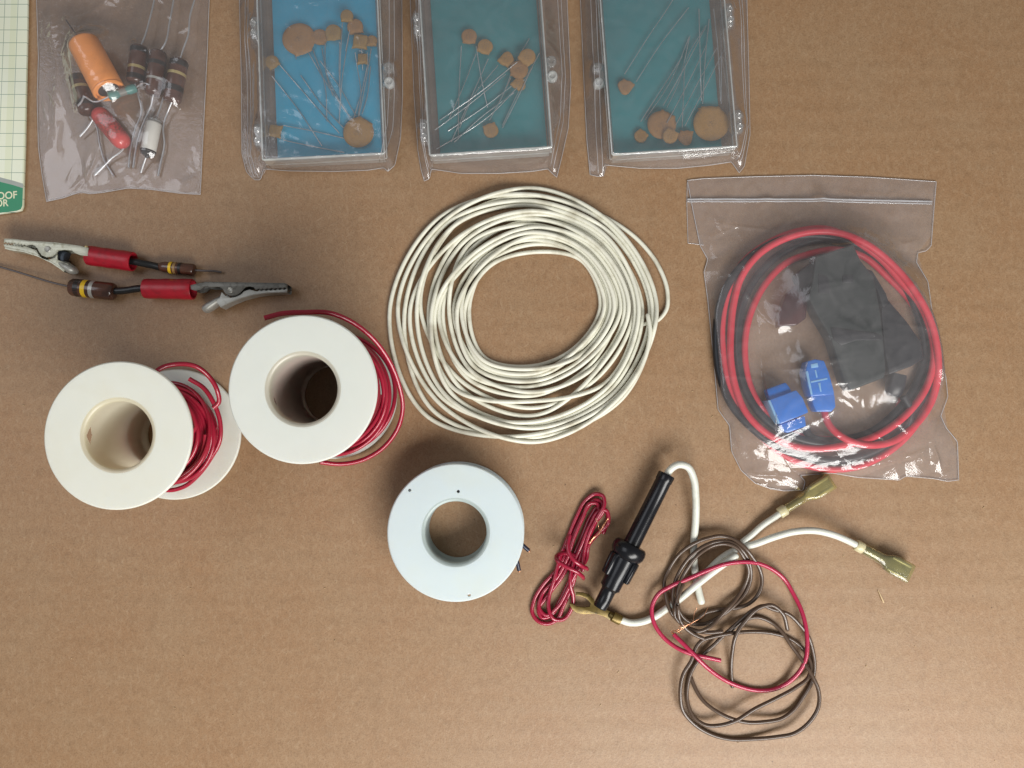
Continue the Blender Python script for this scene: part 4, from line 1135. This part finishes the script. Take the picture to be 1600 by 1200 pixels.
for (q, s) in ((a, -1), (b, 1)):
    d = (b - a).normalized() * s
    v, f = lathe_geo(q, q + d, [(-0.1, 2.2), (0.6, 2.3), (1.0, 1.9), (1.4, 0.8), (2.0, 0.5)], 24)
    mobj('end_seal', v, f, M['lug'] if s < 0 else M['darkend'], e)
def dumb(L, r): return [(0, r * 0.4), (0.2, r * 0.85), (0.8, r), (L * 0.28, r), (L * 0.34, r * 0.82), (L * 0.66, r * 0.82), (L * 0.72, r), (L - 0.8, r), (L - 0.2, r * 0.85), (L, r * 0.4)]
e, a, b = rod('small_resistor', 'tiny teal resistor with bent leads beneath the orange capacitor end', 'resistor', (169, 151), (213, 137), 8.6, 1.5, 'teal', prof=dumb, zb=5.2,
    leads=[[(170, 151, 8.6), (158, 157, 8.2), (146, 159, 7.8), (139, 155, 8.0), (132, 151, 8.4), (128, 158, 7.5), (122, 165, 6.8)], [(212, 137, 5.2), (220, 132, 5.6), (227, 130, 6.6), (234, 133, 6.6)]])
band(e, a, b, 0.5, 2.4, 1.26, M['tealgrey'])

bag('plastic_bag', 'clear plastic bag holding loose resistors and an orange capacitor',
    [(56, -60), (330, -60)], [(330, -60), (327, 0), (324, 80), (319, 180), (316, 240), (313, 304)],
    [(73, 315), (100, 309), (125, 300), (140, 303), (160, 301), (200, 294), (235, 296), (280, 302), (313, 304)], [(56, -60), (57, 0), (60, 90), (58, 150), (60, 230), (66, 275), (73, 315)],
    inbag, 150, 200, 4, M['film'], creases=80, amp=0.36, puff=0.50, ruff=0.5,
    long_creases=[(76, -10, 92, 120, 3.2, 1.7), (90, 110, 86, 240, 3.0, 1.7), (66, 130, 100, 175, 0.5, 0.8), (128, 290, 160, 228, 0.4, 0.9), (118, 305, 130, 288, 0.4, 0.8), (280, 298, 312, 275, 1.6, 1.2), (205, 180, 228, 210, 0.5, 0.6), (64, 150, 72, 190, 0.4, 0.8)])

# ------------------------------------------------------------------ clear cases with ceramic capacitors
def case(label, bl, br, mirror, foam_mat, foam_label, caps, bag_label, bag_edges, seed):
    HT = 9.0
    A = W(*bl, HT); B = W(*br, HT)
    ex = (B - A); ex.z = 0; wd = ex.length * 1000; ex.normalize(); ey = Vector((-ex.y, ex.x, 0))
    O = Vector((A.x, A.y, 0)); Ln = 66.0
    c = O + ex * wd * 0.0005 + ey * Ln * 0.0005
    e = empty('plastic_case', Vector((c.x, c.y, 0.0003)), label, 'case', 'clear hinged cases in plastic sleeves')
    bx = lambda *a: box_geo(O, ex, ey, *a)
    t = 1.0
    g = [bx(0, wd, 0, Ln, 0.4, 1.3), bx(0, t, 0, Ln, 1.3, 4.4), bx(wd - t, wd, 0, Ln, 1.3, 4.4), bx(t, wd - t, 0, t, 1.3, 4.4), bx(t, wd - t, Ln - t, Ln, 1.3, 4.4)]
    v, f = join_geo(g); mobj('tray', v, f, M['case'], e, smooth=False)
    g = [bx(0, wd, 0, Ln, HT - 0.9, HT), bx(0, t, 0, Ln, 4.6, HT - 0.9), bx(wd - t, wd, 0, Ln, 4.6, HT - 0.9), bx(t, wd - t, 0, t, 4.6, HT - 0.9), bx(t, wd - t, Ln - t, Ln, 4.6, HT - 0.9)]
    v, f = join_geo(g); mobj('lid', v, f, M['case'], e, smooth=False)
    # whitish bars paint bright highlights along the lid and tray edges
    def frame(z, r, inset, nm):
        P = []
        for (x, y) in ((inset, inset), (wd - inset, inset), (wd - inset, Ln - inset), (inset, Ln - inset)):
            P.append(O + ex * x * 0.001 + ey * y * 0.001 + Vector((0, 0, z * 0.001)))
        g = [tube_geo([P[i], P[(i + 1) % 4]], r, 8) for i in range(4)]
        v, f = join_geo(g); mobj(nm, v, f, M['rim'], e)
    frame(HT + 0.05, 0.00028, 0.1, 'lid_edge_glint')
    frame(4.5, 0.00022, 0.0, 'tray_edge_glint')
    # added whitish strips paint the lit look of the front walls
    v, f = bx(0.4, wd - 0.4, -0.28, -0.02, 4.9, HT - 0.3); mobj('lid_front_glint', v, f, M['rim'], e, smooth=False)
    v, f = bx(0.8, wd - 0.8, -0.2, -0.02, 1.2, 3.9); mobj('tray_front_glint', v, f, M['rim'], e, smooth=False)
    hx = (lambda x: wd + x) if mirror else (lambda x: -x)
    lx = (lambda x: -x) if mirror else (lambda x: wd + x)
    for yc in (9.0, 46.5):
        x0, x1 = sorted((hx(0.05), hx(2.6)))
        v, f = bevelled(*bx(x0, x1, yc - 4.0, yc + 4.0, 3.0, 8.6), 0.6, 2)
        h_ = mobj('hinge_lug', v, f, M['lug'], e)
        for k in (-2.0, 1.6):
            p_ = O + ex * hx(1.5) * 0.001 + ey * (yc + k) * 0.001
            v, f = lathe_geo(Vector((p_.x, p_.y, 0.0085)), Vector((p_.x, p_.y, 1)), [(0, 1.15), (0.7, 1.1), (0.95, 0.8), (0.6, 0.45), (0.5, 0.1)], 20)
            mobj('hinge_pin', v, f, M['lug'], h_)
    # latch: a tab with two round studs
    yc = 29.0 if not mirror else 29.5
    x0, x1 = sorted((lx(0.05), lx(1.6)))
    v, f = bevelled(*bx(x0, x1, yc - 4.2, yc + 4.2, 3.4, 5.8), 0.5, 2)
    l_ = mobj('latch_tab', v, f, M['lug'], e)
    for k in (-2.8, 2.5):
        p_ = O + ex * lx(2.1) * 0.001 + ey * (yc + k) * 0.001
        v, f = lathe_geo(Vector((p_.x, p_.y, 0.0042)), Vector((p_.x, p_.y, 1)), [(0, 1.9), (1.6, 1.9), (2.1, 1.6), (2.2, 1.2), (1.5, 0.7), (1.45, 0.1)], 24)
        mobj('latch_stud', v, f, M['rim'] if k < 0 else M['lug'], l_)
    # foam bed
    fm = 2.4
    fi0, fi1 = (3.2, 1.3) if not mirror else (1.3, 3.2)
    v, f = bevelled(*bx(fi0, wd - fi1, 1.4, Ln - 1.3, 1.35, fm), 0.3, 2)
    mobj('foam_pad', v, f, foam_mat, label=foam_label, cat='foam pad', group='foam pads lining the cases')
    # capacitors
    for i, cp_ in enumerate(caps):
        (lab, shape, x, y, r, z, mat, an, leads) = cp_
        ctr = W(x, y, z)
        k = (H - z * 0.001) / F * 1000       # mm per pixel here
        rm = r * k
        ce = empty('ceramic_capacitor', Vector((ctr.x, ctr.y, (z - 0.8) * 0.001)), lab, 'capacitor', 'ceramic capacitors in the clear cases')
        rg2 = random.Random(i * 7 + seed)
        # outline with shoulders towards the leads
        n = 64; prof = []
        for q in range(n):
            a_ = 2 * math.pi * q / n
            if shape == 'disc': rr = rm * (1 + 0.012 * math.sin(3 * a_ + i))
            elif shape == 'chip':
                rr = rm / max(abs(math.cos(a_)), abs(math.sin(a_))) ** 0.75
            else:
                rr = rm * (1 + 0.10 * math.cos(3 * a_))
            # drips down the two leads
            for s in (-1, 1):
                dd = (a_ - (math.pi * 1.5 + s * (0.45 if rm > 3 else 0.75)) + math.pi) % (2 * math.pi) - math.pi
                rr += (0.7 if rm > 3 else 0.7) * math.exp(-(dd / (0.11 if rm > 3 else 0.2)) ** 2) * (0.6 + 0.5 * rg2.random())
            prof.append((rr * math.cos(a_ + R(an)), rr * math.sin(a_ + R(an))))
        V, Fc = [], []
        th = 0.85 if rm > 3 else 0.75
        for (s, zz) in ((0.0, -th), (0.72, -th * 0.95), (0.93, -th * 0.6), (1.0, 0), (0.93, th * 0.6), (0.72, th * 0.95), (0.4, th * 1.0), (0.0, th * 1.03)):
            for (px_, py_) in prof:
                V.append(Vector((ctr.x + px_ * s * 0.001, ctr.y + py_ * s * 0.001, (z + zz) * 0.001)))
        for a_ in range(7):
            for q in range(n): Fc.append((a_ * n + q, a_ * n + (q + 1) % n, (a_ + 1) * n + (q + 1) % n, (a_ + 1) * n + q))
        mobj('disc' if shape == 'disc' else 'body', V, Fc, M[mat], ce)
        for ld in leads:
            wire('lead', catmull([W(q[0], q[1], q[2] if len(q) > 2 else z) for q in ld], step=0.0015), 0.00017, M['lead'], ce, sides=6)
        caps_made.append(ce)
    top, right, bottom, left = bag_edges
    bag('plastic_sleeve', bag_label, top, right, bottom, left, [e], 120, 150, seed, M['film3'], creases=34, amp=0.28, puff=0.30, clear=0.12, group='plastic sleeves around the cases', iters=260,
        long_creases=[(right[1][0] - 8, 0, right[2][0] - 7, 150, 0.5, 0.5), (left[1][0] + 8, 0, left[2][0] + 10, 160, 0.5, 0.5), (right[1][0] - 15, 0, right[2][0] - 13, 170, 0.4, 0.4), (left[1][0] + 14, 20, left[2][0] + 17, 180, 0.4, 0.4)], ruff=0.9, fold_glints=(6, 9, 112, 115))
    return e
caps_made = []
z1 = 3.3
caps1 = [
    ('big round pinkish tan ceramic capacitor at upper left of the bright blue foam', 'disc', 467, 61, 26.5, 3.6, 'ceramic_pink', 20, [[(482, 82, 3.4), (510, 130, 3.6), (547, 183, 3.2)], [(462, 88, 3.4), (463, 93, 3.0)]]),
    ('small tan ceramic capacitor tucked behind the right rim of the big pinkish one', 'disc', 500, 58, 13, 3.2, 'ceramic_pink', -10, [[(489, 78, 3.2), (508, 135, 3.4), (511, 190, 3.0)], [(503, 76, 3.2), (512, 120, 3.2), (540, 175, 3.0)]]),
    ('small round olive tan ceramic capacitor in the middle of the blue foam top row', 'disc', 521, 51, 13.5, 4.2, 'ceramic_olive', 5, [[(508, 68, 4.0), (509, 110, 3.8), (520, 150, 3.4)], [(531, 66, 4.0), (530, 110, 4.0), (532, 150, 3.4)]]),
    ('topmost small round ceramic capacitor on the bright blue foam', 'disc', 542, 25, 10.5, 5.2, 'ceramic_olive', 0, [[(535, 36, 5.0), (532, 90, 4.6), (531, 145, 3.6)], [(549, 36, 5.0), (540, 80, 4.6)]]),
    ('tan ceramic capacitor just below the topmost one on the blue foam', 'disc', 555, 42, 13, 4.4, 'ceramic_pink', 10, [[(545, 58, 4.2), (535, 120, 4.0), (530, 192, 3.0)], [(563, 56, 4.2), (567, 110, 3.4)]]),
    ('squarish mustard ceramic capacitor on the bright blue foam', 'chip', 563, 65, 11.5, 5.4, 'ceramic_olive', -6, [[(555, 82, 5.0), (559, 110, 4.6), (564, 145, 4.0), (560, 182, 3.0)], [(574, 82, 5.0), (575, 110, 4.0)]]),
    ('tiny ceramic capacitor peeping out at the right edge of the blue foam', 'disc', 581, 64, 9, 3.4, 'ceramic', 0, [[(580, 76, 3.4), (573, 120, 3.2), (560, 185, 3.0)]]),
    ('small square ceramic capacitor hanging below the mustard one on blue foam', 'chip', 567, 92, 8.5, 4.0, 'ceramic_olive', 0, [[(574, 104, 3.8), (566, 140, 3.4), (551, 190, 3.0)], [(579, 104, 3.8), (574, 150, 3.2), (566, 178, 3.0)]]),
    ('small mustard ceramic capacitor at the left edge of the blue foam', 'disc', 425, 97, 11, 3.6, 'ceramic_olive', 35, [[(437, 101, 3.4), (475, 145, 3.2), (512, 188, 3.0), (530, 208, 3.0)], [(425, 119, 3.4), (465, 170, 3.2), (503, 228, 3.0)]]),
    ('small square ceramic capacitor at the lower left edge of the blue foam', 'chip', 430, 205, 10, 3.4, 'ceramic_olive', 80, [[(443, 196, 3.4), (490, 205, 3.2), (537, 216, 3.0)], [(443, 219, 3.4), (490, 229, 3.2), (538, 238, 3.0)]]),
    ('big round orange tan ceramic capacitor at lower right of the blue foam', 'disc', 560, 207, 24.5, 3.6, 'ceramic', 150, [[(556, 181, 3.4), (530, 135, 3.6), (500, 95, 3.8)], [(537, 200, 3.4), (500, 160, 3.2), (470, 118, 3.2)]]),
]
case('clear case lined with bright blue foam, leftmost of the three', (410, 250), (601, 240), False, M['foam_blue'], 'bright blue foam pad inside the leftmost clear case', caps1,
     'clear plastic sleeve wrapped around the bright blue case',
     ([(372, -60), (628, -60)], [(628, -60), (628, 0), (629, 150), (626, 215), (617, 258), (606, 268)],
      [(392, 276), (398, 281), (407, 281), (412, 264), (450, 267), (520, 268), (575, 266), (600, 262), (606, 268)], [(372, -60), (374, 0), (377, 120), (378, 240), (385, 268), (392, 276)]), 21)
caps2 = [
    ('small pinkish round ceramic capacitor, upper left on the middle teal foam', 'disc', 733, 57, 12.5, 4.0, 'ceramic_pink', 0, [[(721, 72, 3.8), (717, 150, 3.4), (716, 215, 3.0)], [(744, 72, 3.8), (752, 122, 3.8), (762, 168, 3.2)]]),
    ('round ceramic capacitor just right of the upper left one on the middle teal foam', 'disc', 758, 73, 12.5, 3.8, 'ceramic', -20, [[(744, 84, 3.6), (722, 140, 3.4), (702, 185, 3.0)], [(763, 92, 3.6), (737, 150, 3.4), (705, 222, 3.0)]]),
    ('ceramic capacitor in the centre of the middle teal foam beside the stacked pair', 'tri', 792, 93, 12, 3.8, 'ceramic', -40, [[(778, 102, 3.6), (740, 150, 3.4), (718, 200, 3.0)], [(790, 116, 3.6), (740, 158, 3.4), (680, 203, 3.0)]]),
    ('round ceramic capacitor on top of the stack at right of the middle teal foam', 'disc', 824, 89, 13.5, 5.6, 'ceramic', -40, [[(808, 97, 5.2), (745, 148, 4.2), (687, 188, 3.0)], [(832, 104, 5.0), (808, 155, 4.2), (785, 200, 3.0)]]),
    ('dark brownish ceramic capacitor under the stacked pair on the middle teal foam', 'disc', 811, 109, 15, 4.4, 'ceramic_pink', -30, [[(798, 122, 4.2), (780, 160, 3.8), (766, 186, 3.2)], [(822, 122, 4.2), (760, 185, 3.6), (682, 233, 3.0)]]),
    ('small ceramic capacitor lowest in the stack at right of the middle teal foam', 'tri', 811, 131, 11, 3.6, 'ceramic', -45, [[(800, 134, 3.4), (760, 165, 3.2), (700, 205, 3.0)], [(803, 145, 3.4), (750, 185, 3.2), (710, 222, 3.0)]]),
    ('small ceramic capacitor alone near the bottom of the middle teal foam', 'disc', 767, 204, 12, 3.5, 'ceramic', 200, [[(765, 188, 3.4), (785, 150, 3.4), (805, 100, 3.6), (827, 60, 3.2)], [(785, 196, 3.4), (812, 140, 3.6), (843, 83, 3.2)]]),
]
case('clear case lined with teal foam, middle of the three', (671, 243), (863, 230), False, M['foam_teal'], 'teal foam pad inside the middle clear case', caps2,
     'clear plastic sleeve wrapped around the middle teal case',
     ([(639, -60), (885, -60)], [(885, -60), (886, 0), (892, 130), (888, 200), (878, 245), (870, 277)],
      [(663, 283), (671, 279), (674, 264), (720, 271), (780, 271), (830, 268), (856, 264), (864, 272), (870, 277)], [(639, -60), (641, 0), (647, 150), (653, 235), (658, 265), (663, 283)]), 33)
caps3 = [
    ('small pinkish ceramic capacitor alone at left of the right teal foam', 'tri', 977, 136, 12, 3.6, 'ceramic_pink', 145, [[(976, 116, 3.4), (1010, 62, 3.6), (1051, 0, 3.4), (1062, -20, 3.2)], [(994, 128, 3.4), (1030, 72, 3.6), (1076, 12, 3.2)]]),
    ('small round ceramic capacitor at lower left of the right teal foam', 'disc', 1001, 213, 10.5, 3.5, 'ceramic', 140, [[(1001, 190, 3.4), (1030, 145, 3.6), (1066, 88, 3.4)], [(1008, 187, 3.4), (1046, 130, 3.6), (1077, 58, 3.2)]]),
    ('large round ceramic capacitor left of the biggest one on the right teal foam', 'disc', 1034, 195, 23, 4.2, 'ceramic_pink', 150, [[(1036, 165, 4.0), (1070, 105, 4.4), (1102, 43, 3.4)], [(1042, 168, 4.0), (1058, 135, 4.0), (1078, 56, 3.2)]]),
    ('small round ceramic capacitor lying over the large pinkish one on right teal foam', 'disc', 1047, 213, 12, 5.8, 'ceramic', 150, [[(1042, 192, 5.4), (1075, 130, 4.8), (1104, 70, 3.6)], [(1056, 195, 5.4), (1090, 130, 4.4), (1120, 75, 3.2)]]),
    ('small wedge shaped ceramic capacitor between the two big ones on right teal foam', 'tri', 1071, 215, 12, 4.0, 'ceramic_pink', 170, [[(1066, 199, 3.8), (1068, 150, 4.0), (1073, 93, 4.0), (1103, 40, 3.2)], [(1070, 197, 3.8), (1100, 140, 4.2), (1133, 74, 3.2)]]),
    ('biggest round tan ceramic capacitor at lower right of the right teal foam', 'disc', 1111, 193, 28.5, 3.8, 'ceramic', 180, [[(1096, 158, 3.8), (1094, 90, 4.4), (1092, 14, 3.2)], [(1126, 158, 3.8), (1122, 80, 4.2), (1115, 14, 3.2)]]),
    ('small ceramic capacitor mostly hidden under the biggest one on right teal foam', 'disc', 1100, 178, 10, 2.9, 'ceramic', 180, [[(1098, 162, 2.9), (1102, 90, 3.4), (1108, 30, 3.0)], [(1127, 162, 2.9), (1127, 90, 3.4), (1126, 28, 3.0)]]),
]
case('clear case lined with teal foam, rightmost of the three', (956, 242), (1152, 229), True, M['foam_teal'], 'teal foam pad inside the rightmost clear case', caps3,
     'clear plastic sleeve wrapped around the rightmost teal case',
     ([(905, -60), (1166, -60)], [(1166, -60), (1167, 0), (1170, 110), (1172, 210), (1163, 260), (1155, 270)],
      [(922, 273), (935, 276), (943, 275), (946, 258), (1000, 263), (1060, 263), (1110, 258), (1143, 253), (1155, 270)], [(905, -60), (907, 0), (912, 120), (917, 220), (922, 273)]), 47)

# ------------------------------------------------------------------ zip bag with the wiring harness
def qh(l): return [(1050 + x / 2.309, 260 + y / 2.309) for x, y in l]
he = empty('wiring_harness', W(1290, 550, 0.4), 'coiled red and black fuse wiring harness with two blue tap connectors in the zip bag', 'wiring harness')
blk = qh([(478, 935), (495, 972), (545, 990), (620, 985), (710, 962), (800, 895), (880, 790), (912, 660), (890, 540), (820, 400), (720, 310), (600, 266), (500, 268), (400, 310), (320, 380), (265, 470), (240, 570), (238, 690), (262, 800), (320, 895), (420, 968), (540, 1000), (680, 995), (800, 940), (895, 850), (935, 730), (925, 600), (870, 460), (770, 340), (650, 275), (520, 250), (380, 270), (270, 340), (200, 430), (165, 540), (160, 640), (172, 750), (215, 860), (290, 945), (400, 1020), (520, 1055), (640, 1055), (760, 1010), (850, 930), (860, 880), (835, 830)])
red = qh([(545, 870), (565, 930), (620, 980), (700, 1005), (790, 995), (870, 940), (930, 860), (958, 760), (955, 650), (925, 540), (860, 430), (790, 350), (700, 280), (600, 240), (500, 237), (400, 264), (310, 320), (250, 400), (222, 500), (212, 600), (212, 700), (230, 800), (265, 885), (340, 962), (420, 1003), (520, 1018), (630, 1005), (740, 970), (850, 890), (920, 790), (945, 690), (930, 580), (890, 490), (830, 420), (750, 330), (650, 258), (550, 225), (450, 235), (350, 275), (250, 355), (200, 460), (180, 580), (188, 700), (220, 830), (300, 950), (420, 1050), (540, 1090), (660, 1085), (780, 1030), (880, 930), (930, 800), (930, 650), (870, 500), (780, 400), (680, 320), (590, 300), (500, 315), (410, 350), (340, 420), (295, 500), (268, 590), (262, 680), (285, 800), (330, 880), (400, 945), (560, 985), (700, 968), (800, 905), (830, 840)])
knee = 35
low_red = settle(red[knee:][::-1], 0.0024, z0=0.4, step=0.0012, zmax=6, smooth=8, ref=2.5, lift=0.7)
bp = settle(blk, 0.0026, placed=low_red, z0=0.4, step=0.0012, zmax=7.5, smooth=8, ref=3.5, lift=0.7)
top_red = settle(red[:knee + 1][::-1], 0.0024, placed=low_red + bp, z0=0.4, step=0.0012, zmax=9.0, smooth=8, ref=5.0, lift=0.7)
wire('red_wire', low_red, 0.0012, M['har_red'], he, sides=12, round_end=True)
wire('black_wire', bp, 0.00138, M['har_black'], he, sides=12)
wire('red_wire', top_red, 0.0012, M['har_red'], he, sides=12, round_end=True)
# fuse block
def qm(l): return [(1240 + x / 4.284, 360 + y / 4.284) for x, y in l]
v, f = prism_geo(qm([(150, 175), (400, 92), (450, 200), (540, 310), (585, 560), (600, 700), (620, 930), (610, 985), (385, 1072), (345, 1020), (250, 720), (160, 570), (100, 450), (130, 340)]), 3.0, 9.5, bevel=0.6, segs=3)
mobj('fuse_block', v, f, M['dark_mod'], he, sharp=35)
v, f = prism_geo(qm([(600, 420), (640, 470), (760, 610), (855, 745), (875, 860), (790, 910), (640, 965), (610, 800), (590, 560)]), 2.0, 7.8, bevel=0.5, segs=3)
mobj('fuse_block_cover', v, f, M['dark_mod2'], he, sharp=35)
v, f = prism_geo(qm([(430, 230), (530, 270), (620, 420), (640, 480), (600, 520), (560, 400)]), 3.0, 8.4, bevel=0.4)
mobj('cover_hinge', v, f, M['dark_mod2'], he, sharp=35)
v, f = prism_geo(qm([(250, 650), (560, 690), (600, 715), (590, 735), (420, 735), (320, 770), (270, 730)]), 9.4, 9.9, bevel=0.2)
mobj('moulded_step', v, f, M['dark_mod2'], he, sharp=35)
v, f = prism_geo(qm([(165, 290), (230, 310), (250, 420), (170, 420)]), 9.4, 9.8, bevel=0.15)
mobj('moulded_step', v, f, M['dark_mod2'], he, sharp=35)
v, f = prism_geo(qm([(330, 300), (400, 300), (400, 350), (330, 350)]), 9.4, 9.8, bevel=0.15)
mobj('moulded_step', v, f, M['dark_mod2'], he, sharp=35)
a, b = W(*qm([(700, 960)])[0], 5), W(*qm([(660, 1110)])[0], 4)
v, f = loft_geo(a, b, [(0, 2.6, 2.2, 3), (0.5, 3.0, 2.6, 2.6), (0.85, 2.8, 2.4, 2.2), (1, 1.8, 1.5, 2)], sides=24)
mobj('wire_boot', v, f, M['dark_mod2'], he)
v, f = prism_geo(qm([(20, 290), (90, 235), (150, 190), (152, 420), (110, 435), (50, 380)]), 3.0, 8.6, bevel=0.7, segs=3)
mobj('cap_hinge', v, f, M['black'], he, sharp=35)
v, f = prism_geo(qm([(20, 350), (60, 390), (100, 440), (85, 590), (20, 635), (-100, 645), (-95, 560), (-50, 430)]), 2.0, 6.5, bevel=0.6, segs=3)
mobj('cap_tab', v, f, M['purple'], he, sharp=35)
# blue tap connectors
def qt(l): return [(1130 + x / 6.668, 540 + y / 6.668) for x, y in l]
def tap(pieces, label):
    g = []
    for (poly, z0, z1_) in pieces: g.append(prism_geo(qt(poly), z0, z1_, bevel=0.45, segs=2))
    v, f = join_geo(g)
    return mobj('tap_connector', v, f, M['tap_blue'], he, sharp=35, label=label)
def qt(l): return [(1126 + x / 6.668, 541 + y / 6.668) for x, y in l]
t1 = tap([([(480, 450), (680, 375), (730, 440), (750, 500), (560, 580), (510, 545)], 2.0, 6.2),
          ([(505, 560), (790, 455), (860, 540), (920, 690), (620, 815), (560, 700)], 1.4, 7.6),
          ([(620, 815), (880, 725), (895, 835), (700, 905), (650, 880)], 2.0, 6.4)], 'blue tap connector on the black wire')
v, f = prism_geo(qt([(495, 565), (518, 560), (620, 800), (605, 812), (560, 720)]), 1.6, 7.75, bevel=0.2); mobj('pale_edge', v, f, M['tap_pale'], t1, sharp=35)
def qt(l): return [(1132 + x / 6.668, 540 + y / 6.668) for x, y in l]
t2 = tap([([(870, 160), (950, 140), (1040, 155), (1090, 280), (1130, 420), (1150, 510), (900, 530), (870, 430), (845, 270)], 2.0, 8.2),
          ([(905, 515), (1150, 505), (1160, 640), (1120, 690), (960, 690), (925, 620)], 2.6, 7.8)], 'blue tap connector on the red wire')
for pl in ([(845, 270), (870, 265), (920, 510), (900, 512)], [(900, 370), (1070, 335), (1075, 352), (902, 388)], [(940, 255), (955, 252), (972, 330), (958, 336)], [(975, 390), (1000, 385), (1012, 480), (1000, 482)], [(900, 195), (970, 180), (980, 225), (905, 235)]):
    v, f = prism_geo(qt(pl), 8.0, 8.34, bevel=0.08); mobj('pale_edge', v, f, M['tap_pale'], t2, sharp=35)
a, b = W(*qt([(1045, 560)])[0], 5.2), W(*qt([(1058, 650)])[0], 5.2)
v, f = lathe_geo(a, b, [(0, 1.9), (2.6, 2.15), (3.0, 2.1), (3.05, 1.5), (1.0, 1.4)], 28); mobj('wire_collar', v, f, M['tap_blue'], t2)
bag_o, BX, BH = bag('zip_bag', 'clear zip bag with a creased header holding the red and black harness',
    [(1074, 282), (1100, 279), (1180, 276), (1270, 274), (1360, 277), (1420, 281), (1463, 284)],
    [(1463, 284), (1459, 330), (1455, 384), (1447, 392), (1434, 395), (1432, 410), (1450, 440), (1457, 490), (1466, 540), (1478, 590), (1481, 620), (1470, 650), (1478, 668), (1496, 690), (1498, 750)],
    [(1205, 764), (1225, 767), (1255, 766), (1258, 752), (1250, 743), (1300, 739), (1340, 746), (1405, 750), (1415, 744), (1460, 748), (1480, 752), (1498, 750)],
    [(1074, 282), (1083, 330), (1094, 384), (1106, 405), (1100, 425), (1106, 470), (1115, 560), (1122, 640), (1140, 665), (1143, 705), (1158, 735), (1180, 755), (1205, 764)],
    [he], 200, 240, 9, M['film2'], ruff=0.35, creases=170, amp=0.34, puff=0.42, clear=0.3, iters=700, seam_r=0.00014,
    long_creases=[(1105, 345, 1200, 362, 0.4, 0.8), (1115, 330, 1135, 372, 0.35, 0.8), (1105, 372, 1160, 350, 0.35, 0.9), (1285, 290, 1283, 330, 1.6, 0.9), (1150, 740, 1240, 745, 0.6, 1.0), (1212, 735, 1222, 752, 0.5, 1.0),
                  (1270, 420, 1400, 600, 0.5, 0.35), (1290, 530, 1380, 520, 0.4, 0.3), (1330, 600, 1420, 560, 0.35, 0.4), (1130, 420, 1240, 560, 0.6, 0.5), (1180, 700, 1300, 640, 0.6, 0.5), (1300, 742, 1420, 712, 1.4, 1.3), (1400, 720, 1450, 700, 0.8, 1.2), (1455, 690, 1475, 740, 0.8, 1.4), (1458, 560, 1474, 620, 1.2, 0.8), (1168, 700, 1195, 745, 0.6, 0.7), (1140, 660, 1165, 700, 0.5, 0.7), (1180, 330, 1215, 300, 0.5, 0.6), (1300, 300, 1440, 308, 0.8, 0.5), (1400, 385, 1440, 375, 1.2, 1.0)])
# header details: the zip ridges and the second layer of the header that shows at the left
for yo, rr in ((0, 0.00036), (3.6, 0.00022)):
    n = 60; P = []
    for i in range(n + 1):
        x = 1074 + (1456 - 1074) * i / n
        y = 311.5 + yo + 3.5 * (i / n) ** 2
        wv = W(x, y, 0.6)
        # sit on the film
        d2 = (BX[:, :, 0] - wv.x) ** 2 + (BX[:, :, 1] - wv.y) ** 2
        j, k2 = np.unravel_index(np.argmin(d2), d2.shape)
        P.append(Vector((wv.x, wv.y, float(BH[j, k2]) + 0.00012)))
    v, f = tube_geo(P, rr, 8); mobj('zip_ridge', v, f, M['zip'], bag_o)
P = [W(x, y, 0.10) for x, y in [(1074, 283), (1082, 320), (1090, 360), (1100, 383), (1075, 380), (1074, 340), (1073, 315)]]
mobj('header_fold', P, [tuple(reversed(range(len(P))))], M['film2'], bag_o, smooth=False)
v, f = tube_geo([W(x, y, 0.2) for x, y in [(1074, 283), (1073, 315), (1074, 345), (1075, 380), (1100, 383)]], 0.0001, 6); mobj('edge_seam_glint', v, f, M['seam'], bag_o)  # painted bright line along the flap's edge

# ------------------------------------------------------------------ bits on the board
a, b = W(1372, 922, 0.4), W(1381, 942, 0.5)
v, f = loft_geo(a, b, [(0, 0.08, 0.06, 2), (0.5, 0.22, 0.16, 2.5), (0.9, 0.26, 0.18, 3), (1, 0.2, 0.1, 3)], sides=8)
mobj('wood_splinter', v, f, M['straw'], label='tiny pale splinter on the bare cardboard right of the tangle', cat='splinter')
rg = random.Random(12); g = []
spots = [(68, 723), (236, 803), (798, 492), (830, 712), (790, 719), (1328, 1138), (1329, 1141), (1190, 505), (1468, 590), (640, 375), (540, 380)]
spots += [(rg.uniform(20, 1580), rg.uniform(300, 1190)) for _ in range(110)]
for (x, y) in spots:
    c = W(x, y, 0.08); an = rg.uniform(0, math.pi); d = Vector((math.cos(an), math.sin(an), 0)); L = rg.uniform(0.0001, 0.00040) * (1.5 if rg.random() < 0.15 else 1)
    v, f = tube_geo([c - d * L, c + d * L * 0.3 + Vector((0.00005, 0.00008, 0.00004)), c + d * L], rg.uniform(0.00003, 0.00009), 5)
    g.append((v, f))
v, f = join_geo(g)
mobj('paper_flecks', v, f, M['straw'], kind='stuff')
